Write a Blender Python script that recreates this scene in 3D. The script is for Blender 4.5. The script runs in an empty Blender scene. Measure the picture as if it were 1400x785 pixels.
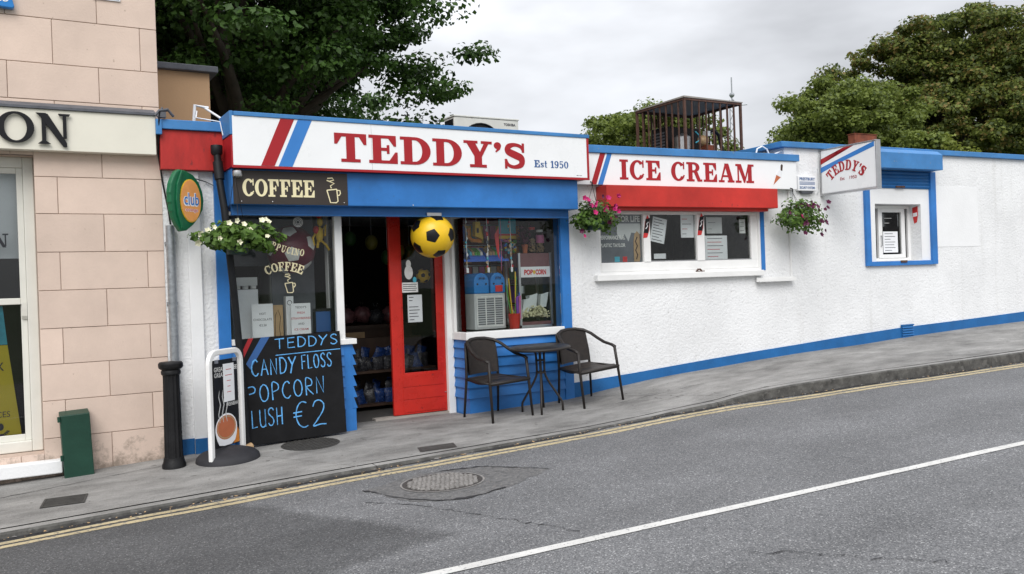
import bpy, bmesh, math, random
import numpy as np
from mathutils import Vector, Matrix

random.seed(7)
rng = np.random.default_rng(11)
R = math.radians
S = bpy.context.scene
COL = S.collection

# ------------------------------------------------------------------ camera
YAW, PITCH, ROLL = R(30.34), R(-0.26), R(2.0)
fwd = Vector((math.sin(YAW)*math.cos(PITCH), math.cos(YAW)*math.cos(PITCH), math.sin(PITCH)))
r0 = Vector((math.cos(YAW), -math.sin(YAW), 0)); u0 = r0.cross(fwd)
cr = r0*math.cos(ROLL) - u0*math.sin(ROLL); cu = u0*math.cos(ROLL) + r0*math.sin(ROLL)
cd = bpy.data.cameras.new('camera'); cam = bpy.data.objects.new('camera', cd); COL.objects.link(cam)
cd.sensor_width = 36; cd.lens = 36*1200/1400; cd.clip_end = 3000; cd.clip_start = 0.05
mw = Matrix((cr, cu, -fwd)).transposed().to_4x4(); mw.translation = (0, -9.3, 1.6)
cam.matrix_world = mw
S.camera = cam
# ------------------------------------------------------------------ sky, sun, exposure
SUN_EL, SUN_AZ = R(44), R(212)          # azimuth clockwise from +Y (towards the building)
W = bpy.data.worlds.new('World'); S.world = W; W.use_nodes = True
wt = W.node_tree; wn = wt.nodes; wl = wt.links; wn.clear()
out = wn.new('ShaderNodeOutputWorld'); bg = wn.new('ShaderNodeBackground'); bg.inputs[1].default_value = 0.1
sky = wn.new('ShaderNodeTexSky'); sky.sky_type = 'NISHITA'; sky.sun_disc = False
sky.sun_elevation = SUN_EL; sky.sun_rotation = SUN_AZ; sky.dust_density = 3.0; sky.air_density = 1.0
tc = wn.new('ShaderNodeTexCoord'); sep = wn.new('ShaderNodeSeparateXYZ'); wl.new(tc.outputs['Generated'], sep.inputs[0])
# overcast layer: the even cloud cover of an overcast day, brighter overhead than at the horizon
mr = wn.new('ShaderNodeMapRange'); mr.inputs[1].default_value = 0; mr.inputs[2].default_value = 1
mr.inputs[3].default_value = 4.15; mr.inputs[4].default_value = 12.5
wl.new(sep.outputs[2], mr.inputs[0])
mp = wn.new('ShaderNodeMapping'); mp.inputs['Scale'].default_value = (1.8, 1.8, 5.0); mp.inputs['Location'].default_value = (0.3, 0.1, 0.35); wl.new(tc.outputs['Generated'], mp.inputs[0])
nz = wn.new('ShaderNodeTexNoise'); nz.inputs['Scale'].default_value = 1.5; nz.inputs['Detail'].default_value = 5; nz.inputs['Roughness'].default_value = 0.5
wl.new(mp.outputs[0], nz.inputs[0])
cr_ = wn.new('ShaderNodeMapRange'); cr_.inputs[1].default_value = 0.32; cr_.inputs[2].default_value = 0.68
cr_.inputs[3].default_value = 0.62; cr_.inputs[4].default_value = 1.22; wl.new(nz.outputs[0], cr_.inputs[0])
mu = wn.new('ShaderNodeMath'); mu.operation = 'MULTIPLY'; wl.new(mr.outputs[0], mu.inputs[0]); wl.new(cr_.outputs[0], mu.inputs[1])
cc = wn.new('ShaderNodeVectorMath'); cc.operation = 'SCALE'; cc.inputs[0].default_value = (0.965, 0.985, 1.03)
wl.new(mu.outputs[0], cc.inputs['Scale'])
mx = wn.new('ShaderNodeMix'); mx.data_type = 'RGBA'; mx.inputs[0].default_value = 0.94
wl.new(sky.outputs[0], mx.inputs[6]); wl.new(cc.outputs[0], mx.inputs[7])
wl.new(mx.outputs[2], bg.inputs[0]); wl.new(bg.outputs[0], out.inputs[0])
sl = bpy.data.lights.new('sun', 'SUN'); sl.energy = 1.5; sl.angle = R(38); sl.color = (1, 0.98, 0.95)
sun = bpy.data.objects.new('sun', sl); COL.objects.link(sun)
sd = Vector((math.sin(SUN_AZ)*math.cos(SUN_EL), math.cos(SUN_AZ)*math.cos(SUN_EL), math.sin(SUN_EL)))
sun.rotation_euler = sd.to_track_quat('Z', 'Y').to_euler(); sun.location = sd*30
vs = S.view_settings; vs.view_transform = 'Standard'; vs.look = 'None'; vs.exposure = 0.58; vs.gamma = 1.0; vs.use_curve_mapping = False
S.render.engine = 'CYCLES'; S.render.resolution_x = 1024; S.render.resolution_y = 574
S.cycles.max_bounces = 8; S.cycles.transparent_max_bounces = 16; S.cycles.diffuse_bounces = 3

# ------------------------------------------------------------------ materials
def nodes(name):
    m = bpy.data.materials.new(name); m.use_nodes = True
    return m, m.node_tree.nodes, m.node_tree.links, m.node_tree.nodes['Principled BSDF']

def mat(name, col, rough=0.55, var=0.10, vs=2.5, bump=0.0, bs=60, metal=0.0, spec=0.4, fleck=None, stretch=None):
    m, n, l, b = nodes(name)
    g = n.new('ShaderNodeNewGeometry'); src = g.outputs['Position']
    if stretch:
        mp = n.new('ShaderNodeMapping'); mp.inputs['Scale'].default_value = stretch; l.new(src, mp.inputs[0]); src = mp.outputs[0]
    no = n.new('ShaderNodeTexNoise'); no.inputs['Scale'].default_value = vs; no.inputs['Detail'].default_value = 6; no.inputs['Roughness'].default_value = 0.65
    l.new(src, no.inputs[0])
    ra = n.new('ShaderNodeValToRGB'); ra.color_ramp.elements[0].position = 0.3; ra.color_ramp.elements[1].position = 0.7
    ra.color_ramp.elements[0].color = tuple(max(0, c*(1-var)) for c in col)+(1,)
    ra.color_ramp.elements[1].color = tuple(min(1, c*(1+var)) for c in col)+(1,)
    l.new(no.outputs[0], ra.inputs[0]); colout = ra.outputs[0]
    if fleck:                      # small specks of wear or grit: (colour, scale, threshold)
        n2 = n.new('ShaderNodeTexNoise'); n2.inputs['Scale'].default_value = fleck[1]; n2.inputs['Detail'].default_value = 3; l.new(src, n2.inputs[0])
        mr = n.new('ShaderNodeMapRange'); mr.inputs[1].default_value = fleck[2]; mr.inputs[2].default_value = fleck[2]+0.06; l.new(n2.outputs[0], mr.inputs[0])
        mm = n.new('ShaderNodeMix'); mm.data_type = 'RGBA'; l.new(mr.outputs[0], mm.inputs[0]); l.new(colout, mm.inputs[6]); mm.inputs[7].default_value = fleck[0]+(1,); colout = mm.outputs[2]
    l.new(colout, b.inputs['Base Color'])
    rr = n.new('ShaderNodeMapRange'); rr.inputs[3].default_value = max(0.02, rough-0.08); rr.inputs[4].default_value = min(1, rough+0.08); l.new(no.outputs[0], rr.inputs[0]); l.new(rr.outputs[0], b.inputs['Roughness'])
    b.inputs['Metallic'].default_value = metal; b.inputs['Specular IOR Level'].default_value = spec
    if bump:
        nb = n.new('ShaderNodeTexNoise'); nb.inputs['Scale'].default_value = bs; nb.inputs['Detail'].default_value = 4; l.new(src, nb.inputs[0])
        bm = n.new('ShaderNodeBump'); bm.inputs['Strength'].default_value = bump; bm.inputs['Distance'].default_value = 0.01; l.new(nb.outputs[0], bm.inputs['Height']); l.new(bm.outputs[0], b.inputs['Normal'])
    return m

def pebble(name, col):
    m, n, l, b = nodes(name)
    g = n.new('ShaderNodeNewGeometry')
    v = n.new('ShaderNodeTexNoise'); v.inputs['Scale'].default_value = 30; v.inputs['Detail'].default_value = 3; v.inputs['Roughness'].default_value = 0.6; l.new(g.outputs['Position'], v.inputs[0])
    bm = n.new('ShaderNodeBump'); bm.inputs['Strength'].default_value = 0.5; bm.inputs['Distance'].default_value = 0.025; l.new(v.outputs[0], bm.inputs['Height']); l.new(bm.outputs[0], b.inputs['Normal'])
    big = n.new('ShaderNodeTexNoise'); big.inputs['Scale'].default_value = 0.9; big.inputs['Detail'].default_value = 7; big.inputs['Roughness'].default_value = 0.7; l.new(g.outputs['Position'], big.inputs[0])
    ra = n.new('ShaderNodeValToRGB'); ra.color_ramp.elements[0].position = 0.3; ra.color_ramp.elements[1].position = 0.62
    ra.color_ramp.elements[0].color = tuple(c*0.86 for c in col)+(1,); ra.color_ramp.elements[1].color = col+(1,); l.new(big.outputs[0], ra.inputs[0])
    # grime caught in the deepest pits
    pr = n.new('ShaderNodeMapRange'); pr.inputs[1].default_value = 0.24; pr.inputs[2].default_value = 0.36; l.new(v.outputs[0], pr.inputs[0])
    mm = n.new('ShaderNodeMix'); mm.data_type = 'RGBA'; mm.inputs[6].default_value = (0.5, 0.49, 0.48, 1); l.new(pr.outputs[0], mm.inputs[0]); l.new(ra.outputs[0], mm.inputs[7])
    st = n.new('ShaderNodeMapping'); st.inputs['Scale'].default_value = (5.5, 5.5, 0.35); l.new(g.outputs['Position'], st.inputs[0])
    sn = n.new('ShaderNodeTexNoise'); sn.inputs['Scale'].default_value = 1.0; sn.inputs['Detail'].default_value = 6; sn.inputs['Roughness'].default_value = 0.7; l.new(st.outputs[0], sn.inputs[0])
    sr = n.new('ShaderNodeMapRange'); sr.inputs[1].default_value = 0.56; sr.inputs[2].default_value = 0.78; sr.inputs[4].default_value = 0.32; l.new(sn.outputs[0], sr.inputs[0])
    m3 = n.new('ShaderNodeMix'); m3.data_type = 'RGBA'; m3.inputs[7].default_value = (0.50, 0.49, 0.46, 1); l.new(sr.outputs[0], m3.inputs[0]); l.new(mm.outputs[2], m3.inputs[6])
    l.new(m3.outputs[2], b.inputs['Base Color']); b.inputs['Roughness'].default_value = 0.75; b.inputs['Specular IOR Level'].default_value = 0.3
    return m

def glass(name, tint=(0.93, 0.96, 0.95), ior=1.5):
    m, n, l, b = nodes(name); n.remove(b); o = n['Material Output']
    t = n.new('ShaderNodeBsdfTransparent'); t.inputs[0].default_value = tint+(1,)
    gl = n.new('ShaderNodeBsdfGlossy'); gl.inputs['Roughness'].default_value = 0.015
    f = n.new('ShaderNodeFresnel'); f.inputs[0].default_value = ior
    mx = n.new('ShaderNodeMixShader'); l.new(f.outputs[0], mx.inputs[0]); l.new(t.outputs[0], mx.inputs[1]); l.new(gl.outputs[0], mx.inputs[2]); l.new(mx.outputs[0], o.inputs[0])
    return m

def leafmat(name, dark, light, third=None, trans=0.25):
    m, n, l, b = nodes(name); o = n['Material Output']
    g = n.new('ShaderNodeNewGeometry')
    no = n.new('ShaderNodeTexNoise'); no.inputs['Scale'].default_value = 0.8; no.inputs['Detail'].default_value = 3; l.new(g.outputs['Position'], no.inputs[0])
    ad = n.new('ShaderNodeMath'); ad.operation = 'ADD'; l.new(g.outputs['Random Per Island'], ad.inputs[0]); l.new(no.outputs[0], ad.inputs[1])
    ra = n.new('ShaderNodeValToRGB'); ra.color_ramp.elements[0].position = 0.45; ra.color_ramp.elements[1].position = 1.05
    ra.color_ramp.elements[0].color = dark+(1,); ra.color_ramp.elements[1].color = light+(1,)
    if third:
        e = ra.color_ramp.elements.new(0.97); e.color = light+(1,); ra.color_ramp.elements[-1].position = 1.0; ra.color_ramp.elements[-1].color = third+(1,)
        ml = n.new('ShaderNodeMath'); ml.operation = 'MULTIPLY'; ml.inputs[1].default_value = 0.72; l.new(ad.outputs[0], ml.inputs[0]); l.new(ml.outputs[0], ra.inputs[0])
    else: l.new(ad.outputs[0], ra.inputs[0])
    l.new(ra.outputs[0], b.inputs['Base Color']); b.inputs['Roughness'].default_value = 0.5; b.inputs['Specular IOR Level'].default_value = 0.3
    t = n.new('ShaderNodeBsdfTranslucent'); l.new(ra.outputs[0], t.inputs[0])
    mx = n.new('ShaderNodeMixShader'); mx.inputs[0].default_value = trans; l.new(b.outputs[0], mx.inputs[1]); l.new(t.outputs[0], mx.inputs[2]); l.new(mx.outputs[0], o.inputs[0])
    return m

def asphalt(name):
    m, n, l, b = nodes(name)
    g = n.new('ShaderNodeNewGeometry'); P = g.outputs['Position']
    def noise(sc, det=3, ro=0.6):
        x = n.new('ShaderNodeTexNoise'); x.inputs['Scale'].default_value = sc; x.inputs['Detail'].default_value = det; x.inputs['Roughness'].default_value = ro; l.new(P, x.inputs[0]); return x.outputs[0]
    def rng_(v, a, b_, c=0.0, d=1.0):
        x = n.new('ShaderNodeMapRange'); x.inputs[1].default_value = a; x.inputs[2].default_value = b_; x.inputs[3].default_value = c; x.inputs[4].default_value = d; l.new(v, x.inputs[0]); return x.outputs[0]
    def mixc(f, a, b_):
        x = n.new('ShaderNodeMix'); x.data_type = 'RGBA'; l.new(f, x.inputs[0])
        for i, v in ((6, a), (7, b_)):
            if isinstance(v, tuple): x.inputs[i].default_value = v+(1,)
            else: l.new(v, x.inputs[i])
        return x.outputs[2]
    v = n.new('ShaderNodeTexVoronoi'); v.inputs['Scale'].default_value = 120; l.new(P, v.inputs[0])
    sv = n.new('ShaderNodeSeparateColor'); l.new(v.outputs['Color'], sv.inputs[0])
    base = mixc(rng_(sv.outputs[0], 0.1, 0.95), (0.09, 0.092, 0.096), (0.20, 0.201, 0.206))
    base = mixc(rng_(sv.outputs[1], 0.93, 0.97), base, (0.36, 0.36, 0.36))
    tm = n.new('ShaderNodeMapping'); tm.inputs['Scale'].default_value = (0.10, 1.1, 1); tm.inputs['Rotation'].default_value = (0, 0, R(4)); l.new(P, tm.inputs[0])
    tn = n.new('ShaderNodeTexNoise'); tn.inputs['Scale'].default_value = 1.3; tn.inputs['Detail'].default_value = 5; l.new(tm.outputs[0], tn.inputs[0])
    tk = rng_(tn.outputs[0], 0.3, 0.7, 0.86, 1.13)
    bb = rng_(noise(0.8, 6, 0.7), 0.3, 0.7, 0.84, 1.14)
    mq = n.new('ShaderNodeMath'); mq.operation = 'MULTIPLY'; l.new(tk, mq.inputs[0]); l.new(bb, mq.inputs[1]); big = mq.outputs[0]
    sc = n.new('ShaderNodeVectorMath'); sc.operation = 'SCALE'; l.new(base, sc.inputs[0]); l.new(big, sc.inputs['Scale'])
    # asphalt colour scaled darker at the lower end of the street, ragged edge
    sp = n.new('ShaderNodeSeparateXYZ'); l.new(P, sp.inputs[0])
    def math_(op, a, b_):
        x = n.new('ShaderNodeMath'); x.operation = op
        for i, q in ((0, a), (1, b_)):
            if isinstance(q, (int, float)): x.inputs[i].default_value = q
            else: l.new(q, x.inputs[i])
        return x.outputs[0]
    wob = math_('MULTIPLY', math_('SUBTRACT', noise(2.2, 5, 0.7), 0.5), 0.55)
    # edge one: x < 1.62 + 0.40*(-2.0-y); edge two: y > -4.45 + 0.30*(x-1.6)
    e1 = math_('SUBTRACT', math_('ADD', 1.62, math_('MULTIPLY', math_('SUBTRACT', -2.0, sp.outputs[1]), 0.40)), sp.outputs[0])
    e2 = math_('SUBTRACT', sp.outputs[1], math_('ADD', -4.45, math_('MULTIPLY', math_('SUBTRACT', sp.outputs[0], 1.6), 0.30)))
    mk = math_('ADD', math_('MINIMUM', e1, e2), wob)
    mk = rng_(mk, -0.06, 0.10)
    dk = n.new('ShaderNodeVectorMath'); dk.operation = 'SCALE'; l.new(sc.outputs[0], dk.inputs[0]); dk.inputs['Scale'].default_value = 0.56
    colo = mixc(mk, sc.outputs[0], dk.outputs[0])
    l.new(colo, b.inputs['Base Color']); b.inputs['Roughness'].default_value = 0.82; b.inputs['Specular IOR Level'].default_value = 0.35
    bm = n.new('ShaderNodeBump'); bm.inputs['Strength'].default_value = 0.55; bm.inputs['Distance'].default_value = 0.008; l.new(v.outputs['Distance'], bm.inputs['Height']); l.new(bm.outputs[0], b.inputs['Normal'])
    return m

def concrete(name, lo, hi, streak=True):
    m, n, l, b = nodes(name)
    g = n.new('ShaderNodeNewGeometry'); P = g.outputs['Position']
    mp = n.new('ShaderNodeMapping'); mp.inputs['Scale'].default_value = (0.7, 1.5, 1); mp.inputs['Rotation'].default_value = (0, 0, R(8)); l.new(P, mp.inputs[0])
    a = n.new('ShaderNodeTexNoise'); a.inputs['Scale'].default_value = 1.6; a.inputs['Detail'].default_value = 9; a.inputs['Roughness'].default_value = 0.72; l.new(mp.outputs[0], a.inputs[0])
    f = n.new('ShaderNodeTexNoise'); f.inputs['Scale'].default_value = 110; f.inputs['Detail'].default_value = 2; l.new(P, f.inputs[0])
    ad = n.new('ShaderNodeMix'); ad.data_type = 'FLOAT'; ad.inputs[0].default_value = 0.28; l.new(a.outputs[0], ad.inputs[2]); l.new(f.outputs[0], ad.inputs[3])
    ra = n.new('ShaderNodeValToRGB'); ra.color_ramp.elements[0].position = 0.36; ra.color_ramp.elements[1].position = 0.66
    ra.color_ramp.elements[0].color = lo+(1,); ra.color_ramp.elements[1].color = hi+(1,); l.new(ad.outputs[0], ra.inputs[0])
    sp = n.new('ShaderNodeTexNoise'); sp.inputs['Scale'].default_value = 9; sp.inputs['Detail'].default_value = 2; l.new(P, sp.inputs[0])
    sr = n.new('ShaderNodeMapRange'); sr.inputs[1].default_value = 0.70; sr.inputs[2].default_value = 0.74; sr.inputs[4].default_value = 0.7; l.new(sp.outputs[0], sr.inputs[0])
    mm = n.new('ShaderNodeMix'); mm.data_type = 'RGBA'; mm.inputs[7].default_value = (0.06, 0.057, 0.05, 1); l.new(sr.outputs[0], mm.inputs[0]); l.new(ra.outputs[0], mm.inputs[6])
    l.new(mm.outputs[2], b.inputs['Base Color']); b.inputs['Roughness'].default_value = 0.85; b.inputs['Specular IOR Level'].default_value = 0.3
    bm = n.new('ShaderNodeBump'); bm.inputs['Strength'].default_value = 0.35; bm.inputs['Distance'].default_value = 0.006; l.new(f.outputs[0], bm.inputs['Height']); l.new(bm.outputs[0], b.inputs['Normal'])
    return m

def beige_render():
    m = mat('beige_render', (0.665, 0.525, 0.44), 0.8, 0.08, 2.2, 0.2, 55, fleck=((0.44, 0.34, 0.27), 14, 0.70))
    n, l = m.node_tree.nodes, m.node_tree.links; b = n['Principled BSDF']
    src = b.inputs['Base Color'].links[0].from_socket
    g = n.new('ShaderNodeNewGeometry'); sp = n.new('ShaderNodeSeparateXYZ'); l.new(g.outputs['Position'], sp.inputs[0])
    # splashed street dirt and peeled paint along the foot of the wall
    no = n.new('ShaderNodeTexNoise'); no.inputs['Scale'].default_value = 6; no.inputs['Detail'].default_value = 9; no.inputs['Roughness'].default_value = 0.75; l.new(g.outputs['Position'], no.inputs[0])
    mr = n.new('ShaderNodeMapRange'); mr.inputs[1].default_value = 0.0; mr.inputs[2].default_value = 0.5; mr.inputs[3].default_value = 0.22; mr.inputs[4].default_value = -0.12; l.new(sp.outputs[2], mr.inputs[0])
    ad = n.new('ShaderNodeMath'); ad.operation = 'ADD'; l.new(no.outputs[0], ad.inputs[0]); l.new(mr.outputs[0], ad.inputs[1])
    m2 = n.new('ShaderNodeMapRange'); m2.inputs[1].default_value = 0.60; m2.inputs[2].default_value = 0.78; m2.inputs[4].default_value = 0.75; l.new(ad.outputs[0], m2.inputs[0])
    mx = n.new('ShaderNodeMix'); mx.data_type = 'RGBA'; mx.inputs[7].default_value = (0.16, 0.13, 0.10, 1); l.new(m2.outputs[0], mx.inputs[0]); oi = n.new('ShaderNodeObjectInfo'); vr = n.new('ShaderNodeMapRange'); vr.inputs[3].default_value = 0.92; vr.inputs[4].default_value = 1.05; l.new(oi.outputs['Random'], vr.inputs[0])
    vm = n.new('ShaderNodeVectorMath'); vm.operation = 'SCALE'; l.new(src, vm.inputs[0]); l.new(vr.outputs[0], vm.inputs['Scale']); l.new(vm.outputs[0], mx.inputs[6]); l.new(mx.outputs[2], b.inputs['Base Color'])
    return m
MAT = {}
MAT['white_pebble'] = pebble('white_pebble', (0.82, 0.825, 0.83))
MAT['white'] = mat('white_paint', (0.80, 0.80, 0.79), 0.45, 0.06, 3, 0.05, 90)
MAT['white_smooth'] = mat('white_render', (0.80, 0.805, 0.81), 0.7, 0.05, 1.2, 0.25, 40)
MAT['signwhite'] = mat('sign_white', (0.84, 0.85, 0.86), 0.28, 0.035, 1.2)
MAT['blue'] = mat('blue_paint', (0.028, 0.168, 0.48), 0.42, 0.2, 1.8, 0.10, 12, fleck=((0.05, 0.14, 0.30), 26, 0.70))
MAT['blue_plinth'] = mat('blue_plinth_paint', (0.012, 0.118, 0.33), 0.6, 0.16, 3, 0.35, 35)
MAT['blue_cap'] = mat('blue_cap_paint', (0.05, 0.20, 0.46), 0.5, 0.18, 2.5, 0.15, 40, fleck=((0.16, 0.22, 0.3), 30, 0.66))
MAT['red'] = mat('red_paint', (0.50, 0.030, 0.022), 0.42, 0.22, 1.6, 0.10, 14, fleck=((0.33, 0.03, 0.025), 20, 0.68))
MAT['red_old'] = mat('weathered_red_paint', (0.42, 0.022, 0.018), 0.55, 0.28, 5, 0.15, 50, fleck=((0.2, 0.02, 0.02), 22, 0.62), stretch=(1, 1, 0.35))
MAT['doorred'] = mat('door_red_gloss', (0.50, 0.022, 0.014), 0.28, 0.22, 2.0, 0.08, 25, fleck=((0.24, 0.02, 0.018), 18, 0.68))
MAT['signred'] = mat('sign_red', (0.36, 0.012, 0.018), 0.35, 0.06, 2)
MAT['signblue'] = mat('sign_blue', (0.04, 0.20, 0.55), 0.35, 0.06, 2)
MAT['lettblue'] = mat('letter_blue', (0.03, 0.10, 0.28), 0.35, 0.04, 2)
MAT['beige'] = beige_render()
MAT['beige_joint'] = mat('beige_joint', (0.54, 0.42, 0.345), 0.85, 0.12, 6)
MAT['tan'] = mat('tan_render', (0.55, 0.35, 0.20), 0.8, 0.06, 1.5, 0.15, 40)
MAT['cream'] = mat('cream_fascia', (0.75, 0.72, 0.62), 0.45, 0.05, 1.5)
MAT['creamframe'] = mat('cream_frame', (0.72, 0.71, 0.65), 0.4, 0.05, 3)
MAT['lead'] = mat('lead_flashing', (0.09, 0.095, 0.11), 0.55, 0.3, 6, 0.3, 30)
MAT['black'] = mat('black_gloss', (0.010, 0.010, 0.012), 0.4, 0.2, 8, spec=0.25)
MAT['blackboard'] = mat('blackboard_paint', (0.010, 0.010, 0.011), 0.7, 0.3, 5, 0.03, 60, spec=0.15)
MAT['iron'] = mat('black_cast_iron', (0.010, 0.010, 0.011), 0.5, 0.3, 7, 0.3, 40, spec=0.25)
MAT['pipe_black'] = mat('black_pipe', (0.010, 0.011, 0.013), 0.5, 0.3, 6, 0.05, 40, spec=0.25)
MAT['galv'] = mat('galvanised_steel', (0.34, 0.36, 0.38), 0.42, 0.25, 22, 0.05, 80, metal=0.75)
MAT['steel'] = mat('brushed_steel', (0.55, 0.55, 0.56), 0.33, 0.1, 10, metal=0.9)
MAT['green_box'] = mat('dark_green_paint', (0.008, 0.045, 0.028), 0.45, 0.2, 4, 0.08, 40)
MAT['sign_green'] = mat('sign_green', (0.008, 0.12, 0.05), 0.35, 0.2, 5)
MAT['orange'] = mat('sign_orange', (0.78, 0.34, 0.10), 0.35, 0.12, 9)
MAT['coffee_brown'] = mat('dark_brown_board', (0.038, 0.03, 0.026), 0.4, 0.08, 2)
MAT['creamletter'] = mat('cream_letter', (0.80, 0.72, 0.46), 0.45, 0.05, 5)
MAT['chalk_blue'] = mat('pale_blue_chalk', (0.11, 0.36, 0.70), 0.9, 0.35, 30)
MAT['rattan'] = None
MAT['bar_rust'] = mat('rusty_brown_steel', (0.09, 0.045, 0.032), 0.75, 0.4, 14, 0.2, 60)
MAT['rust'] = mat('rusted_sheet', (0.20, 0.055, 0.025), 0.8, 0.45, 9, 0.2, 40)
MAT['sheet'] = mat('grey_sheet', (0.32, 0.29, 0.26), 0.6, 0.15, 3)
MAT['wood_dark'] = mat('dark_wood', (0.05, 0.028, 0.018), 0.5, 0.3, 6, stretch=(1, 1, 0.2))
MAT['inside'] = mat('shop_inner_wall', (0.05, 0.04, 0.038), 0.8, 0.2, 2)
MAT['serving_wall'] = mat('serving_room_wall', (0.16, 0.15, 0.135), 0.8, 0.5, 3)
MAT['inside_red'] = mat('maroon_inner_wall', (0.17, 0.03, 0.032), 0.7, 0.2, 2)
MAT['grey_card'] = mat('grey_poster', (0.14, 0.15, 0.17), 0.5, 0.2, 4)
MAT['floor'] = mat('shop_floor', (0.09, 0.085, 0.08), 0.5, 0.2, 5)
MAT['paper'] = mat('paper', (0.80, 0.81, 0.83), 0.8, 0.03, 10)
MAT['ink'] = mat('dark_ink', (0.06, 0.06, 0.075), 0.8, 0.05, 10)
MAT['redink'] = mat('red_ink', (0.5, 0.03, 0.04), 0.8, 0.05, 10)
MAT['yellow'] = mat('yellow_vinyl', (0.80, 0.50, 0.018), 0.32, 0.07, 6)
MAT['yellowposter'] = mat('yellow_poster', (0.72, 0.56, 0.03), 0.5, 0.06, 3)
MAT['plastic_blue'] = mat('blue_plastic', (0.02, 0.20, 0.55), 0.25, 0.06, 5)
MAT['plastic_red'] = mat('red_plastic', (0.55, 0.03, 0.02), 0.3, 0.1, 5)
MAT['plastic_grey'] = mat('grey_plastic', (0.52, 0.53, 0.53), 0.4, 0.06, 5)
MAT['maroon'] = mat('maroon_vinyl', (0.13, 0.012, 0.028), 0.35, 0.1, 5)
MAT['maroon_metal'] = mat('dusky_maroon_metal', (0.17, 0.075, 0.08), 0.4, 0.15, 12)
MAT['popcorn'] = mat('popcorn', (0.80, 0.72, 0.48), 0.9, 0.3, 40)
MAT['terracotta'] = mat('terracotta', (0.48, 0.14, 0.06), 0.7, 0.1, 8)
MAT['pot_green'] = mat('dark_green_plastic', (0.012, 0.035, 0.03), 0.45, 0.15, 6)
MAT['ac_white'] = mat('grey_white_casing', (0.62, 0.62, 0.58), 0.5, 0.08, 4, fleck=((0.4, 0.38, 0.33), 12, 0.68))
MAT['rubber'] = mat('black_rubber', (0.022, 0.022, 0.026), 0.7, 0.2, 10, 0.2, 60)
MAT['yellowline'] = mat('worn_yellow_line', (0.46, 0.385, 0.235), 0.8, 0.2, 3, 0.2, 90, fleck=((0.17, 0.155, 0.14), 30, 0.57))
MAT['whiteline'] = mat('white_road_line', (0.57, 0.565, 0.545), 0.75, 0.14, 4, 0.2, 110, fleck=((0.28, 0.28, 0.28), 45, 0.61))
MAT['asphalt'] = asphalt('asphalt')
MAT['asphalt_dark'] = mat('asphalt_repair', (0.118, 0.117, 0.117), 0.85, 0.45, 22, 0.9, 45, fleck=((0.22, 0.21, 0.20), 60, 0.60))
MAT['crack'] = mat('dark_crack', (0.022, 0.022, 0.024), 0.9, 0.3, 20)
MAT['pavement'] = concrete('pavement_concrete', (0.115, 0.112, 0.107), (0.36, 0.352, 0.338))
MAT['kerb'] = mat('grimy_kerb', (0.075, 0.073, 0.068), 0.85, 0.55, 9, 0.6, 40, fleck=((0.11, 0.107, 0.10), 12, 0.58))
MAT['manhole'] = mat('worn_cast_iron', (0.23, 0.22, 0.21), 0.6, 0.3, 20, 0.3, 60)
MAT['manhole_dark'] = mat('manhole_recess', (0.05, 0.045, 0.042), 0.8, 0.3, 20)
MAT['drain'] = mat('drain_iron', (0.05, 0.048, 0.045), 0.7, 0.35, 18, 0.2, 60)
MAT['soil'] = mat('ground_grass', (0.06, 0.085, 0.035), 0.95, 0.4, 0.6, 0.4, 6)
MAT['roof'] = mat('felt_roof', (0.06, 0.06, 0.06), 0.9, 0.3, 2, 0.3, 30)
MAT['bark'] = mat('bark', (0.07, 0.055, 0.042), 0.9, 0.35, 5, 0.6, 14, stretch=(1, 1, 0.3))
MAT['glass'] = glass('window_glass', (0.97, 0.985, 0.98), 1.33)
MAT['glass2'] = glass('house_glass', (0.93, 0.95, 0.95), 1.5)
MAT['leaf_sycamore'] = leafmat('sycamore_leaf', (0.012, 0.032, 0.008), (0.060, 0.125, 0.022), None, 0.25)
MAT['leaf_autumn'] = leafmat('turning_leaf', (0.062, 0.088, 0.022), (0.21, 0.25, 0.052), (0.25, 0.19, 0.06), 0.42)
MAT['leaf_mid'] = leafmat('mid_green_leaf', (0.055, 0.085, 0.022), (0.19, 0.24, 0.05), None, 0.42)
MAT['leaf_light'] = leafmat('light_green_leaf', (0.10, 0.14, 0.025), (0.26, 0.30, 0.06), None, 0.4)
MAT['leaf_basket'] = leafmat('basket_leaf', (0.030, 0.070, 0.014), (0.11, 0.20, 0.035), None, 0.3)
MAT['petal_white'] = mat('cream_petal', (0.80, 0.78, 0.58), 0.6, 0.1, 30)
MAT['petal_pink'] = mat('magenta_petal', (0.46, 0.015, 0.14), 0.6, 0.2, 30)
MAT['petal_purple'] = mat('deep_purple_petal', (0.085, 0.006, 0.04), 0.6, 0.3, 30)
MAT['dkgreen'] = mat('dark_green_rubber', (0.02, 0.07, 0.015), 0.4, 0.1, 4)
MAT['dkyellow'] = mat('olive_yellow_rubber', (0.12, 0.11, 0.015), 0.4, 0.1, 4)
MAT['bagblue'] = mat('crinkled_blue_bag', (0.012, 0.035, 0.13), 0.25, 0.6, 40, 0.9, 45, fleck=((0.30, 0.34, 0.42), 55, 0.68))
MAT['bagdark'] = mat('crinkled_dark_bag', (0.03, 0.03, 0.035), 0.25, 0.6, 40, 0.9, 45, fleck=((0.30, 0.28, 0.24), 55, 0.66))
MAT['bagpink'] = mat('crinkled_pink_bag', (0.16, 0.07, 0.075), 0.3, 0.5, 14, 0.9, 22)
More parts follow.
